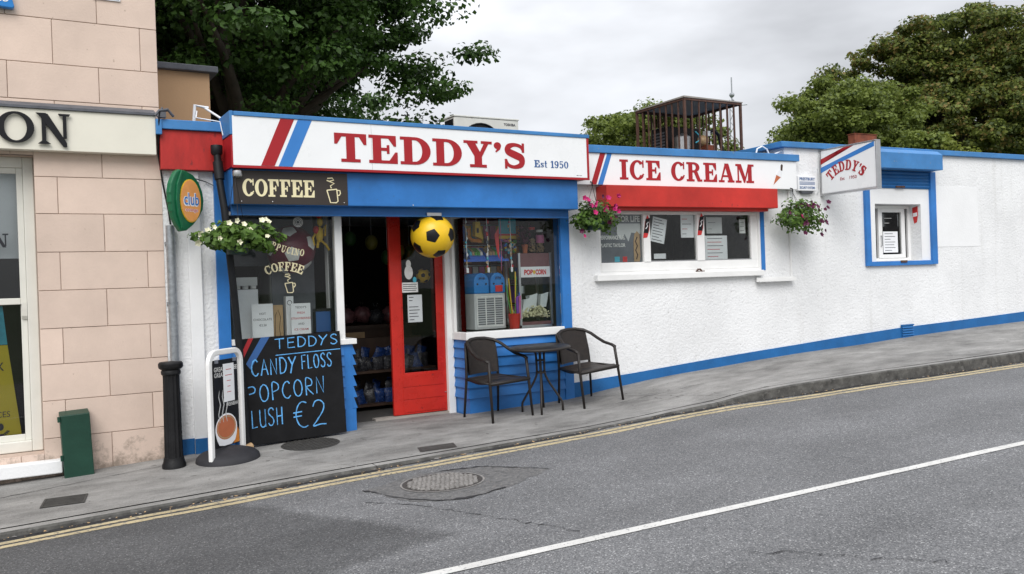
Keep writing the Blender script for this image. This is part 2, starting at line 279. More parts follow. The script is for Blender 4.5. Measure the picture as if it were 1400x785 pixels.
for nm, c in dict(t_red=(.6, .035, .035), t_blue=(.035, .13, .55), t_cyan=(.07, .42, .55), t_yel=(.80, .52, .03), t_grn=(.08, .32, .05), t_pink=(.62, .16, .34), t_pur=(.22, .06, .4), t_org=(.65, .22, .03), t_white=(.72, .72, .70), t_tan=(.42, .28, .15)).items():
    MAT[nm] = mat('toy_'+nm[2:], c, 0.35, 0.15, 12)
MAT['clear'] = glass('clear_plastic', (0.9, 0.92, 0.92), 1.3)

def rattan():
    m, n, l, b = nodes('dark_rattan')
    tc = n.new('ShaderNodeTexCoord'); br = n.new('ShaderNodeTexBrick'); mp = n.new('ShaderNodeMapping'); mp.inputs['Rotation'].default_value = (R(90), 0, 0)
    l.new(tc.outputs['Object'], mp.inputs[0]); l.new(mp.outputs[0], br.inputs[0])
    br.inputs['Scale'].default_value = 30; br.inputs['Mortar Size'].default_value = 0.06; br.inputs['Brick Width'].default_value = 0.9; br.inputs['Row Height'].default_value = 0.4
    br.inputs['Color1'].default_value = (0.040, 0.029, 0.024, 1); br.inputs['Color2'].default_value = (0.022, 0.017, 0.015, 1); br.inputs['Mortar'].default_value = (0.006, 0.005, 0.005, 1)
    l.new(br.outputs[0], b.inputs['Base Color']); b.inputs['Roughness'].default_value = 0.5
    bm = n.new('ShaderNodeBump'); bm.inputs['Strength'].default_value = 0.6; bm.inputs['Distance'].default_value = 0.004; l.new(br.outputs['Fac'], bm.inputs['Height']); bm.invert = True; l.new(bm.outputs[0], b.inputs['Normal'])
    return m
MAT['rattan'] = rattan()
MAT['rattan_frame'] = mat('dark_brown_frame', (0.020, 0.016, 0.014), 0.5, 0.2, 20, 0.15, 150)

# ------------------------------------------------------------------ mesh builder
V3 = Vector
class Fr:                                   # a flat working frame: u across, v up, w outwards
    def __init__(s, o, ux=(1, 0, 0), uv=(0, 0, 1)):
        s.o = V3(o); s.ux = V3(ux).normalized(); s.uv = V3(uv).normalized(); s.w = s.ux.cross(s.uv)
    def __call__(s, u, v, w=0.0): return s.o + s.ux*u + s.uv*v + s.w*w

class MB:
    def __init__(s): s.V = []; s.F = []; s.I = []
    def add(s, V, F, m=0):
        k = len(s.V); s.V += [tuple(v) for v in V]; s.F += [tuple(i+k for i in f) for f in F]; s.I += [m]*len(F); return s
    def box(s, x0, y0, z0, x1, y1, z1, m=0):
        V = [(x, y, z) for z in (z0, z1) for y in (y0, y1) for x in (x0, x1)]
        return s.add(V, [(0, 2, 3, 1), (4, 5, 7, 6), (0, 1, 5, 4), (2, 6, 7, 3), (0, 4, 6, 2), (1, 3, 7, 5)], m)
    def hexa(s, b, t, m=0):                 # any 4 bottom and 4 top points
        return s.add(list(b)+list(t), [(3, 2, 1, 0), (4, 5, 6, 7), (0, 1, 5, 4), (1, 2, 6, 5), (2, 3, 7, 6), (3, 0, 4, 7)], m)
    def poly(s, fr, pts, w0, w1, m=0):      # outline extruded from w0 to w1
        n = len(pts); V = [fr(u, v, w0) for u, v in pts]+[fr(u, v, w1) for u, v in pts]
        a = sum(pts[i][0]*pts[(i+1) % n][1]-pts[(i+1) % n][0]*pts[i][1] for i in range(n))
        if a < 0: V = [fr(u, v, w0) for u, v in pts[::-1]]+[fr(u, v, w1) for u, v in pts[::-1]]
        F = [tuple(range(n))[::-1], tuple(range(n, 2*n))]+[(i, (i+1) % n, n+(i+1) % n, n+i) for i in range(n)]
        return s.add(V, F, m)
    def rect(s, fr, u0, v0, u1, v1, w0, w1, m=0): return s.poly(fr, [(u0, v0), (u1, v0), (u1, v1), (u0, v1)], w0, w1, m)
    def ribbon(s, fr, pts, wid, w0, w1, m=0):   # flat stroke of varying width along a line in the frame
        n = len(pts); wid = wid if isinstance(wid, (list, tuple)) else [wid]*n
        L, Rr = [], []
        for i, (u, v) in enumerate(pts):
            a = pts[max(0, i-1)]; b = pts[min(n-1, i+1)]; dx, dy = b[0]-a[0], b[1]-a[1]; q = math.hypot(dx, dy) or 1
            nx, ny = -dy/q*wid[i]/2, dx/q*wid[i]/2; L.append((u+nx, v+ny)); Rr.append((u-nx, v-ny))
        V = []
        for i in range(n): V += [fr(*Rr[i], w0), fr(*L[i], w0), fr(*Rr[i], w1), fr(*L[i], w1)]
        F = []
        for i in range(n-1):
            a = 4*i; b = a+4
            F += [(a+2, b+2, b+3, a+3), (a, a+1, b+1, b), (a, b, b+2, a+2), (a+1, a+3, b+3, b+1)]
        F += [(0, 2, 3, 1), (4*n-4, 4*n-3, 4*n-1, 4*n-2)]
        return s.add(V, F, m)
    def tube(s, pts, r, n=8, m=0, flat=None):
        pts = [V3(p) for p in pts]; k = len(pts); r = r if isinstance(r, (list, tuple)) else [r]*k
        up = V3((0, 0, 1)); V = []; prev = None
        for i, p in enumerate(pts):
            t = (pts[min(k-1, i+1)]-pts[max(0, i-1)]).normalized()
            if prev is None:
                a = t.cross(up);  a = a if a.length > 1e-3 else t.cross(V3((1, 0, 0)))
                a.normalize()
            else:
                a = prev-t*prev.dot(t); a = a if a.length > 1e-4 else t.cross(up); a.normalize()
            prev = a; b = t.cross(a)
            for j in range(n):
                q = 2*math.pi*j/n; V.append(p+a*math.cos(q)*r[i]*(flat or 1)+b*math.sin(q)*r[i])
        F = []
        for i in range(k-1):
            for j in range(n):
                j2 = (j+1) % n; F.append((i*n+j, (i+1)*n+j, (i+1)*n+j2, i*n+j2))
        F += [tuple(range(n)), tuple(range((k-1)*n, k*n))[::-1]]
        return s.add(V, F, m)
    def lathe(s, prof, c=(0, 0, 0), n=24, m=0):     # (radius, height) profile round a vertical axis
        V = []; k = len(prof)
        for r, z in prof:
            for j in range(n):
                q = 2*math.pi*j/n; V.append((c[0]+r*math.cos(q), c[1]+r*math.sin(q), c[2]+z))
        F = [(i*n+j, i*n+(j+1) % n, (i+1)*n+(j+1) % n, (i+1)*n+j) for i in range(k-1) for j in range(n)]
        if prof[0][0] > 1e-4: F.append(tuple(range(n))[::-1])
        if prof[-1][0] > 1e-4: F.append(tuple(range((k-1)*n, k*n)))
        return s.add(V, F, m)
    def ball(s, c, r, nu=16, nv=10, m=0):
        r = r if isinstance(r, (list, tuple)) else (r, r, r)
        V = [(c[0], c[1], c[2]-r[2])]
        for i in range(1, nv):
            t = -math.pi/2+math.pi*i/nv
            for j in range(nu): V.append((c[0]+r[0]*math.cos(t)*math.cos(2*math.pi*j/nu), c[1]+r[1]*math.cos(t)*math.sin(2*math.pi*j/nu), c[2]+r[2]*math.sin(t)))
        V.append((c[0], c[1], c[2]+r[2])); F = []
        for j in range(nu): F.append((0, 1+(j+1) % nu, 1+j))
        for i in range(nv-2):
            for j in range(nu): F.append((1+i*nu+j, 1+i*nu+(j+1) % nu, 1+(i+1)*nu+(j+1) % nu, 1+(i+1)*nu+j))
        e = len(V)-1; o = 1+(nv-2)*nu
        for j in range(nu): F.append((o+j, o+(j+1) % nu, e))
        return s.add(V, F, m)
    def build(s, name, mats, parent=None, smooth=False, bevel=0.0, kind=None, label=None, off=None):
        me = bpy.data.meshes.new(name)
        o_ = V3(off) if off is not None else (OFF.get(parent.name, V3((0, 0, 0))) if parent else V3((0, 0, 0)))
        me.from_pydata([(v[0]-o_.x, v[1]-o_.y, v[2]-o_.z) for v in s.V], [], s.F)
        mats = mats if isinstance(mats, (list, tuple)) else [mats]
        for q in mats: me.materials.append(MAT[q])
        if len(mats) > 1: me.polygons.foreach_set('material_index', s.I)
        if smooth:
            me.polygons.foreach_set('use_smooth', [True]*len(me.polygons))
            if smooth != 'all': me.set_sharp_from_angle(angle=R(38))
        me.update()
        ob = bpy.data.objects.new(name, me); COL.objects.link(ob)
        if parent: ob.parent = parent; OFF[ob.name] = o_
        if bevel:
            b = ob.modifiers.new('bevel', 'BEVEL'); b.width = bevel; b.segments = 2; b.limit_method = 'ANGLE'; b.angle_limit = R(40)
        if kind: ob['kind'] = kind
        if label: ob['label'] = label
        return ob
OFF = {}
WA = R(3.2); WP = V3((6.3, 0, 0))            # the right wing of the shop bends a little towards the road
WROT = Matrix.Rotation(-WA, 3, 'Z')
def wing(p): return WP+WROT @ V3(p)
def tag(o, label, cat, group=None):
    o['label'] = label; o['category'] = cat
    if group: o['group'] = group
    return o
def thing(name, label, cat, base=(0, 0, 0), group=None, in_wing=False, rotz=0.0):
    o = bpy.data.objects.new(name, None); COL.objects.link(o); o.empty_display_size = 0.2
    if in_wing: o.location = wing(base); o.rotation_euler.z = -WA
    else: o.location = base; o.rotation_euler.z = rotz
    OFF[o.name] = V3(base) if not rotz else V3((0, 0, 0))
    return tag(o, label, cat, group)
def solo(mb, name, mats, label, cat, base=(0, 0, 0), group=None, in_wing=False, smooth=False, bevel=0.0, rotz=0.0):
    o = mb.build(name, mats, None, smooth, bevel, off=(base if not rotz else (0, 0, 0)))
    if in_wing: o.location = wing(base); o.rotation_euler.z = -WA
    else: o.location = base; o.rotation_euler.z = rotz
    return tag(o, label, cat, group)
def one(name, m, parent, fn, **k):
    b = MB(); fn(b); return b.build(name, m, parent, **k)

# ------------------------------------------------------------------ lettering
def arc(cx, cy, rx, ry, ix, iy, a0, a1, n=18):
    o = [(cx+rx*math.cos(R(a0+(a1-a0)*i/n)), cy+ry*math.sin(R(a0+(a1-a0)*i/n))) for i in range(n+1)]
    q = [(cx+ix*math.cos(R(a0+(a1-a0)*i/n)), cy+iy*math.sin(R(a0+(a1-a0)*i/n))) for i in range(n+1)]
    return ('a', o, q)
def rc(x0, y0, x1, y1): return ('p', [(x0, y0), (x1, y0), (x1, y1), (x0, y1)])
def pl(*p): return ('p', list(p))
def spl(ctrl, wid, n=8):
    P, Wd = [], []
    c = [ctrl[0]]+list(ctrl)+[ctrl[-1]]; w = [wid[0]]+list(wid)+[wid[-1]]
    for i in range(1, len(c)-2):
        for j in range(n):
            t = j/n; f = lambda a, b_, c_, d: 0.5*((2*b_)+(-a+c_)*t+(2*a-5*b_+4*c_-d)*t*t+(-a+3*b_-3*c_+d)*t**3)
            P.append((f(*[c[i+k][0] for k in (-1, 0, 1, 2)]), f(*[c[i+k][1] for k in (-1, 0, 1, 2)]))); Wd.append(f(*[w[i+k] for k in (-1, 0, 1, 2)]))
    P.append(ctrl[-1]); Wd.append(wid[-1]); return ('s', P, Wd)
SLAB = {
 'T': (0.95, [rc(0, .88, .95, 1), rc(.345, 0, .605, .9), pl((0, .62), (.08, .62), (.22, .89), (0, .89)), pl((.95, .62), (.87, .62), (.73, .89), (.95, .89)), rc(.19, 0, .76, .11)]),
 'E': (0.90, [rc(.12, 0, .38, 1), rc(0, .89, .84, 1), rc(0, 0, .88, .11), rc(.36, .45, .62, .56), rc(.55, .35, .63, .66), pl((.84, .9), (.84, .62), (.77, .62), (.60, .9)), pl((.88, .1), (.88, .41), (.81, .41), (.62, .1))]),
 'F': (0.84, [rc(.12, 0, .38, 1), rc(0, .89, .80, 1), rc(0, 0, .52, .11), rc(.36, .42, .60, .53), rc(.53, .32, .61, .63), pl((.80, .9), (.80, .60), (.73, .60), (.58, .9))]),
 'D': (0.97, [rc(.12, 0, .38, 1), rc(0, .89, .48, 1), rc(0, 0, .48, .11), arc(.46, .5, .51, .5, .24, .39, -90, 90)]),
 'Y': (0.98, [pl((.08, .95), (.38, .95), (.64, .42), (.36, .42)), pl((.72, .95), (.88, .95), (.62, .40), (.50, .46)), rc(.36, 0, .62, .45), rc(0, .9, .48, 1), rc(.60, .9, .98, 1), rc(.20, 0, .78, .11)]),
 "'": (0.28, [arc(.13, .86, .13, .135, .0, .0, 0, 360), pl((.26, .86), (.22, .72), (.08, .60), (.05, .64), (.15, .78))]),
 'S': (0.80, [spl([(.70, .68), (.62, .86), (.40, .93), (.18, .85), (.16, .67), (.40, .54), (.63, .41), (.62, .17), (.38, .07), (.16, .14), (.08, .34)], [.08, .13, .14, .22, .27, .29, .28, .22, .14, .13, .08]), rc(.66, .64, .745, 1.0), rc(.03, 0, .115, .37)]),
 'I': (0.50, [rc(.12, 0, .38, 1), rc(0, .89, .5, 1), rc(0, 0, .5, .11)]),
 'C': (0.88, [arc(.46, .5, .46, .5, .20, .39, 42, 322, 26), rc(.76, .62, .84, .99), pl((.70, .10), (.86, .28), (.80, .33), (.62, .16))]),
 'R': (1.00, [rc(.12, 0, .38, 1), rc(0, .89, .5, 1), rc(0, 0, .5, .11), arc(.46, .735, .38, .265, .14, .155, -90, 90), rc(.3, .47, .5, .58), pl((.46, .5), (.70, .5), (.88, .11), (1, .11), (1, 0), (.70, 0))]),
 'A': (1.05, [pl((.12, .08), (.22, .08), (.56, 1), (.43, 1)), pl((.39, 1), (.67, 1), (.97, .08), (.69, .08)), rc(.25, .28, .76, .38), rc(0, 0, .38, .11), rc(.60, 0, 1.05, .11)]),
 'M': (1.25, [rc(.13, 0, .23, .95), rc(.85, 0, 1.11, 1), pl((.12, 1), (.38, 1), (.68, .24), (.56, 0)), pl((.56, 0), (.64, 0), (.98, 1), (.87, 1)), rc(0, .89, .35, 1), rc(.9, .89, 1.25, 1), rc(0, 0, .38, .11), rc(.73, 0, 1.25, .11)]),
 'O': (0.95, [arc(.475, .5, .475, .5, .215, .39, 0, 360, 32)]),
 'P': (0.88, [rc(.12, 0, .38, 1), rc(0, .89, .5, 1), rc(0, 0, .52, .11), arc(.46, .70, .42, .30, .16, .19, -90, 90)]),
 'N': (1.05, [rc(.14, 0, .24, .95), rc(.80, .1, .90, 1), pl((.10, 1), (.36, 1), (.90, 0), (.66, 0)), rc(0, .89, .3, 1), rc(.66, .89, 1.05, 1), rc(0, 0, .40, .11)]),
 'U': (1.0, [rc(.12, .35, .38, 1), rc(.78, .35, .88, 1), arc(.50, .36, .38, .38, .14, .25, 180, 360), rc(0, .89, .5, 1), rc(.64, .89, 1.0, 1)]),
 's': (0.55, [spl([(.48, .50), (.30, .62), (.12, .52), (.28, .35), (.48, .20), (.28, .06), (.05, .18)], [.07, .10, .16, .18, .16, .10, .07]), rc(.45, .46, .51, .68), rc(.03, 0, .09, .22)]),
 't': (0.45, [rc(.12, .08, .30, .95), rc(0, .58, .42, .67), arc(.30, .14, .18, .14, .04, .05, 180, 330, 8)]),
 '1': (0.50, [rc(.16, 0, .38, 1), rc(.02, 0, .52, .1), pl((.16, 1), (.16, .80), (.0, .76), (.0, .84))]),
 '9': (0.70, [arc(.34, .68, .34, .32, .14, .21, 0, 360), spl([(.58, .70), (.56, .35), (.42, .08), (.20, .06), (.08, .2)], [.22, .22, .14, .10, .14])]),
 '5': (0.70, [rc(.10, .88, .62, 1), rc(.10, .5, .19, .95), arc(.33, .34, .35, .34, .15, .23, -150, 130)]),
 '0': (0.72, [arc(.36, .5, .36, .5, .15, .41, 0, 360, 24)]),
 '@O': (1.0, [arc(.5, .5, .5, .5, .30, .43, 0, 360, 36)]),
 '@N': (1.0, [rc(.13, .05, .26, .92), rc(.78, .2, .89, .94), pl((.02, .98), (.32, .98), (.89, .05), (.89, -.08), (.78, -.08)), pl((-.04, 1.0), (.28, 1.0), (.26, .93), (.04, .93)), pl((.64, 1.0), (1.02, 1.0), (.98, .93), (.68, .93)), pl((.0, 0), (.40, 0), (.26, .10), (.13, .10))]),
}
def glyph(mb, fr, ch, x, y, h, t=0.004, w0=0.0, sx=1.0, rot=0.0, m=0):
    wd, pr = SLAB[ch]; c, s_ = math.cos(rot), math.sin(rot)
    T = lambda p: (x+(p[0]*sx*c-p[1]*s_)*h, y+(p[0]*sx*s_+p[1]*c)*h)
    for i, q in enumerate(pr):
        top = w0+t+i*0.0003
        if q[0] == 'p': mb.poly(fr, [T(p) for p in q[1]], w0, top, m)
        elif q[0] == 's': mb.ribbon(fr, [T(p) for p in q[1]], [a*h for a in q[2]], w0, top, m)
        else:
            o = [T(p) for p in q[1]]; k = [T(p) for p in q[2]]; n = len(o)
            V = [fr(*p, top) for p in o]+[fr(*p, top) for p in k]+[fr(*p, w0) for p in o]+[fr(*p, w0) for p in k]
            F = []
            for j in range(n-1):
                F += [(j, j+1, n+j+1, n+j), (2*n+j, 2*n+j+1, j+1, j), (n+j, n+j+1, 3*n+j+1, 3*n+j)]
            mb.add(V, F, m)
    return wd*sx*h
def word(parent, fr, text, x, y, h, width, mat_, t=0.004, w0=0.0, gap=0.10, name='letter', space=0.5):
    tot = sum(SLAB[c][0]+gap if c != ' ' else space for c in text)-gap
    sx = width/(tot*h)
    for c in text:
        if c == ' ': x += space*sx*h; continue
        mb = MB(); x += glyph(mb, fr, c, x, y, h, t, w0, sx)+gap*sx*h
        mb.build(name, mat_, parent)
def arcword(parent, fr, text, cx, cy, rad, h, mat_, deg, t=0.003, w0=0.0, sx=0.9, name='letter', mid=90):
    tot = sum(SLAB[c][0] for c in text); a = mid+deg/2
    for c in text:
        d = deg*SLAB[c][0]/tot; am = a-d/2; mb = MB(); hw = SLAB[c][0]*sx*h/2
        q = R(am); rot = q-math.pi/2
        px = cx+rad*math.cos(q)-hw*math.cos(rot); py = cy+rad*math.sin(q)-hw*math.sin(rot)
        glyph(mb, fr, c, px, py, h, t, w0, sx, rot); mb.build(name, mat_, parent); a -= d
def text(parent, fr, body, x, y, h, mat_, width=None, w0=0.001, bold=0.0, name='lettering', align='LEFT', shear=0.0):
    cu = bpy.data.curves.new(name, 'FONT'); cu.body = body; cu.size = 1.0; cu.offset = bold; cu.align_x = align; cu.resolution_u = 3; cu.shear = shear
    ob = bpy.data.objects.new('tmp', cu); COL.objects.link(ob)
    dg = bpy.context.evaluated_depsgraph_get(); me = bpy.data.meshes.new_from_object(ob.evaluated_get(dg)); bpy.data.objects.remove(ob)
    xs = [v.co.x for v in me.vertices]; ys = [v.co.y for v in me.vertices]
    k = h/0.70; kx = width/(max(xs)-min(xs)) if width else k
    mb = MB(); mb.add([fr(x+v.co.x*kx, y+v.co.y*k, w0) for v in me.vertices], [tuple(p.vertices) for p in me.polygons])
    bpy.data.meshes.remove(me)
    return mb.build(name, mat_, parent)
def cup_icon(parent, fr, x, y, h, mat_, wd=0.05, w0=0.003):
    st = [[(.30, .50), (.85, .55)], [(.30, .50), (.48, 0), (.80, 0), (.90, .06), (.85, .55)], [(.86, .50), (1.02, .50), (1.05, .38), (.98, .30), (.88, .30)],
          [(.55, .58), (.50, .68), (.72, .78), (.45, .86), (.30, .90)], [(.45, .86), (.70, .92), (.62, 1.0), (.34, .98)]]
    mb = MB()
    for i, s_ in enumerate(st): mb.ribbon(fr, [(x+a*h*.75, y+b*h) for a, b in s_], wd*h, w0-0.0015, w0+i*0.0003)
    return mb.build('cup_emblem', mat_, parent)

CHALK = {
 'T': (.7, [[(0, 1), (.7, 1.02)], [(.35, 1), (.33, 0)]]), 'E': (.55, [[(.55, 1), (.05, .98), (.03, 0), (.55, .02)], [(.04, .52), (.48, .54)]]),
 'D': (.6, [[(.05, 1), (.03, 0)], [(0, 1), (.35, .95), (.58, .65), (.55, .3), (.35, .04), (0, 0)]]), 'Y': (.65, [[(0, 1), (.3, .5)], [(.65, 1), (.3, .5), (.12, -.05)]]),
 'S': (.55, [[(.52, .85), (.38, 1), (.15, .95), (.06, .75), (.22, .56), (.42, .42), (.5, .2), (.35, .02), (.15, .02), (.02, .16)]]),
 'C': (.6, [[(.55, .85), (.4, 1), (.18, .9), (.04, .6), (.04, .35), (.18, .08), (.4, .0), (.58, .15)]]), 'A': (.6, [[(0, 0), (.3, 1), (.6, 0)], [(.1, .38), (.5, .38)]]),
 'N': (.6, [[(.03, 0), (.05, 1), (.52, 0), (.56, 1)]]), 'F': (.5, [[(.5, 1.02), (.05, 1), (.04, 0)], [(.05, .55), (.42, .56)]]), 'L': (.5, [[(.05, 1), (.05, 0), (.5, .04)]]),
 'O': (.62, [[(.3, 1), (.1, .85), (.02, .5), (.12, .12), (.32, 0), (.52, .14), (.6, .5), (.5, .85), (.3, 1)]]),
 'P': (.5, [[(.05, 0), (.05, 1), (.35, .98), (.48, .8), (.42, .58), (.08, .48)]]), 'R': (.55, [[(.05, 0), (.05, 1), (.35, .98), (.48, .8), (.42, .58), (.08, .5), (.55, 0)]]),
 'U': (.55, [[(.05, 1), (.05, .25), (.18, .02), (.4, .02), (.52, .2), (.52, 1), (.52, 0)]]), 'H': (.55, [[(.05, 1), (.05, 0)], [(.52, 1), (.5, 0)], [(.05, .5), (.5, .5)]]),
 '2': (.6, [[(.05, .78), (.16, .97), (.38, 1), (.55, .84), (.5, .58), (.2, .22), (.02, .02), (.35, .06), (.62, .04)]]),
 '\u20ac': (.62, [[(.6, .94), (.4, 1), (.2, .85), (.1, .5), (.2, .15), (.42, 0), (.62, .05)], [(-.02, .6), (.38, .62)], [(-.02, .44), (.36, .46)]]),
 'p': (.5, [[(-.05, .95), (.25, .98), (.42, .84), (.36, .62), (.0, .55)]]),
}
def chalk(parent, fr, s_, x, y, h, width, wd, skew=0.0):
    tot = sum(CHALK[c][0]+.22 if c != ' ' else .4 for c in s_)-.22; sx = width/(tot*h)
    for c in s_:
        if c == ' ': x += .4*sx*h; continue
        mb = MB(); jy = random.uniform(-.03, .03)*h
        for i, st in enumerate(CHALK[c][1]):
            P = spl(st, [1]*len(st), 5)[1] if len(st) > 4 else st
            P = [(x+a*sx*h, y+jy+b*h+skew*(x+a*sx*h)) for a, b in P]
            mb.ribbon(fr, P, [wd*random.uniform(.55, .95) for _ in P], 0.0006, 0.0016+i*.0003)
        x += (CHALK[c][0]+.22)*sx*h; mb.build('chalk_letter', 'chalk_blue', parent)

# ------------------------------------------------------------------ foliage
def leafmesh(name, C, N, size, material, parent, kind='stuff', asp=0.75, fold=0.25, off=None):
    n = len(C); N = N/np.linalg.norm(N, axis=1, keepdims=True)
    a = rng.normal(size=(n, 3)); a -= N*(a*N).sum(1, keepdims=True); a /= np.linalg.norm(a, axis=1, keepdims=True); b = np.cross(N, a)
    s_ = (size*rng.uniform(.5, 1.45, n))[:, None]
    o_ = np.array(off if off is not None else (OFF[parent.name] if parent else (0, 0, 0)))
    C = C-o_
    P = np.empty((n, 4, 3)); P[:, 0] = C-a*s_*.5; P[:, 1] = C-b*s_*.5*asp+N*s_*fold*.5; P[:, 2] = C+a*s_*.5; P[:, 3] = C+b*s_*.5*asp+N*s_*fold*.5
    me = bpy.data.meshes.new(name); me.vertices.add(4*n); me.vertices.foreach_set('co', P.reshape(-1).astype(np.float32))
    i = np.arange(n)*4; T = np.stack([i, i+1, i+2, i, i+2, i+3], 1).reshape(-1).astype(np.int32)
    me.loops.add(6*n); me.loops.foreach_set('vertex_index', T); me.polygons.add(2*n)
    me.polygons.foreach_set('loop_start', np.arange(0, 6*n, 3, dtype=np.int32)); me.polygons.foreach_set('loop_total', np.full(2*n, 3, np.int32))
    me.materials.append(MAT[material]); me.update(); me.validate()
    ob = bpy.data.objects.new(name, me); COL.objects.link(ob)
    if parent: ob.parent = parent; OFF[ob.name] = V3(o_)
    if kind: ob['kind'] = kind
    return ob
def clumps(cen, rad, k, cr, flat=0.6, lo=0.45, up=-0.4):
    d = rng.normal(size=(k*3, 3)); d /= np.linalg.norm(d, axis=1, keepdims=True); d = d[d[:, 2] > up][:k]
    q = rng.uniform(lo**3, 1, len(d))**(1/3); lump = 0.80+0.24*np.sin(d[:, 0]*5+d[:, 1]*3+cen[0])*np.cos(d[:, 2]*4+cen[1])+0.08*np.sin(d[:, 0]*11+d[:, 2]*9)
    return np.array(cen)+d*(q*lump)[:, None]*np.array(rad), cr*rng.uniform(.6, 1.3, len(d)), flat
def fill(cl, per, cen):
    P, r, flat = cl; k = len(P)
    idx = np.repeat(np.arange(k), per); d = rng.normal(size=(len(idx), 3)); d /= np.linalg.norm(d, axis=1, keepdims=True)
    q = rng.uniform(.35, 1.08, len(idx))[:, None]
    pos = P[idx]+d*q*r[idx][:, None]*np.array([1, 1, flat])
    nor = d*0.7+rng.normal(size=d.shape)*0.55+np.array([0, 0, .55])
    return pos, nor
def limb(mb, a, b, r0_, r1_, bend=0.12, n=6):
    a, b = V3(a), V3(b); L = (b-a).length; j = V3((random.uniform(-1, 1), random.uniform(-1, 1), random.uniform(-.2, .6)))*bend*L
    P = [a.lerp(b, i/n)+j*math.sin(math.pi*i/n) for i in range(n+1)]
    mb.tube(P, [r0_+(r1_-r0_)*i/n for i in range(n+1)], 7)
def tree(name, label, base, cen, rad, k, cr, per, size, leaf, trunk_r=0.25, flat=.6, lo=.45, up=-.4, limbs=14, group='trees beyond the roofs', extra=None):
    t = thing(name, label, 'tree', base, group)
    cl = clumps(cen, rad, k, cr, flat, lo, up); pos, nor = fill(cl, per, cen)
    if extra is not None:
        pos = pos[extra(pos)]; nor = nor[:len(pos)]
    leafmesh('crown', pos, nor, size, leaf, t)
    mb = MB(); fork = V3((base[0]*.6+cen[0]*.4, base[1]*.6+cen[1]*.4, cen[2]-rad[2]*.75))
    limb(mb, base, fork, trunk_r, trunk_r*.75, .03)
    for i in range(limbs):
        q = cl[0][int(len(cl[0])*i/limbs)]; limb(mb, fork, tuple(q), trunk_r*.5, .025)
    mb.build('trunk', 'bark', t, smooth='all')
    return t

# ================================================================== THE SETTING
BX = [-60, 0.7, 1.6, 3.3, 4.78, 6.27, 6.63, 7.39, 7.92, 8.6, 9.3, 10.2, 11.55, 12.5, 14.15, 15.55, 60]
BZ = [-2.4, -.046, -.012, .03, .06, .10, .153, .237, .281, .32, .368, .418, .465, .52, .583, .621, 1.7]
KX = [-60, -1, 0, 1.5, 2.6, 3.6, 4.4, 5.4, 6.2, 6.64, 7.05, 7.36, 7.68, 8.1, 9.1, 9.6, 11.4, 13, 17, 60]
KZ = [-2.5, -.15, -.118, -.072, -.035, -.008, .015, .04, .085, .13, .17, .225, .265, .295, .335, .354, .395, .43, .50, 1.55]
FX = [-60, 0, .8, 1.5, 2.6, 3.5, 4.4, 5.3, 6.2, 7.03, 8.1, 9.1, 11.3, 13, 17, 60]
FZ = [-2.6, -.165, -.13, -.11, -.065, -.04, -.01, .018, .065, .125, .165, .208, .255, .29, .36, 1.4]
YX = [-60, 0, 5, 6.3, 8, 10, 13, 60]; YY = [-1.76, -1.76, -1.74, -1.75, -2.05, -2.3, -2.5, -5.1]
ip = np.interp
def yb(x): return 0.0 if x < 6.3 else -math.tan(WA)*(x-6.3)
def yk(x): return float(ip(x, YX, YY))
def pz(x, y):
    a, b = yb(x), yk(x); t = (y-a)/(b-a); t = min(max(t, 0), 1)
    return float(ip(x, BX, BZ)*(1-t)+ip(x, KX, KZ)*t)
def yw(x): return -4.8-(x-2.07)*.078
def rz(x, y):
    a, b = yk(x), yw(x); t = (y-a)/(b-a); zf = float(ip(x, FX, FZ)); zw = -.02+(x-2.07)*.0322
    return zf*(1-t)+zw*t if t < 1 else zw-.012*(b-y)
def grid(rows):
    n = len(rows[0]); V = [p for r in rows for p in r]
    F = [(i*n+j, i*n+j+1, (i+1)*n+j+1, (i+1)*n+j) for i in range(len(rows)-1) for j in range(n-1)]
    return V, F
xs = sorted(set([-60, -45, -30, -20, -14, -10]+[round(-8+.25*i, 2) for i in range(105)]+[20, 24, 28, 32, 38, 44, 52, 60]))
# ground all round, to the horizon
mb = MB(); g = 1500
mb.add([(-g, -g, -2.9), (g, -g, -2.9), (g, g, -2.9), (-g, g, -2.9)], [(0, 1, 2, 3)]); mb.build('ground', 'soil', kind='structure')
mb = MB(); rows = [[(x, y, float(ip(x, BX, BZ))-.25-.02*max(0, y-6)) for x in xs] for y in (0.1, 3, 6, 12, 20, 40, 70)]
mb.add(*grid(rows)); mb.build('terrain', 'soil', kind='structure')
# road
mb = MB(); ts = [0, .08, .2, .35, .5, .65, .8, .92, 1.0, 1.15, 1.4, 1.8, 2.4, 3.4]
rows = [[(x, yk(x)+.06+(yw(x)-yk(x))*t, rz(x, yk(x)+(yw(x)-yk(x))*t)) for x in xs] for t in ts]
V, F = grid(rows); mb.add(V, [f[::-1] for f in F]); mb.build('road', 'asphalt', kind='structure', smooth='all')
def strip(name, ya, yb_, x0, x1, zf, mat_, lift, step=.25, ragged=0.0, **k):
    m_ = MB(); n = max(2, int((x1-x0)/step)); A = []; B = []
    for i in range(n+1):
        x = x0+(x1-x0)*i/n; a = ya(x)+random.uniform(-ragged, ragged); b = yb_(x)+random.uniform(-ragged, ragged)
        A.append((x, a, zf(x, a)+lift)); B.append((x, b, zf(x, b)+lift))
    m_.add(A+B, [(n+1+i, n+2+i, i+1, i) for i in range(n)]); return m_.build(name, mat_, **k)
strip('road_yellow_line', lambda x: yk(x)-.115, lambda x: yk(x)-.195, -30, 40, rz, 'yellowline', .004, .2, .006, kind='structure')
strip('road_yellow_line', lambda x: yk(x)-.245, lambda x: yk(x)-.325, -30, 40, rz, 'yellowline', .004, .2, .006, kind='structure')
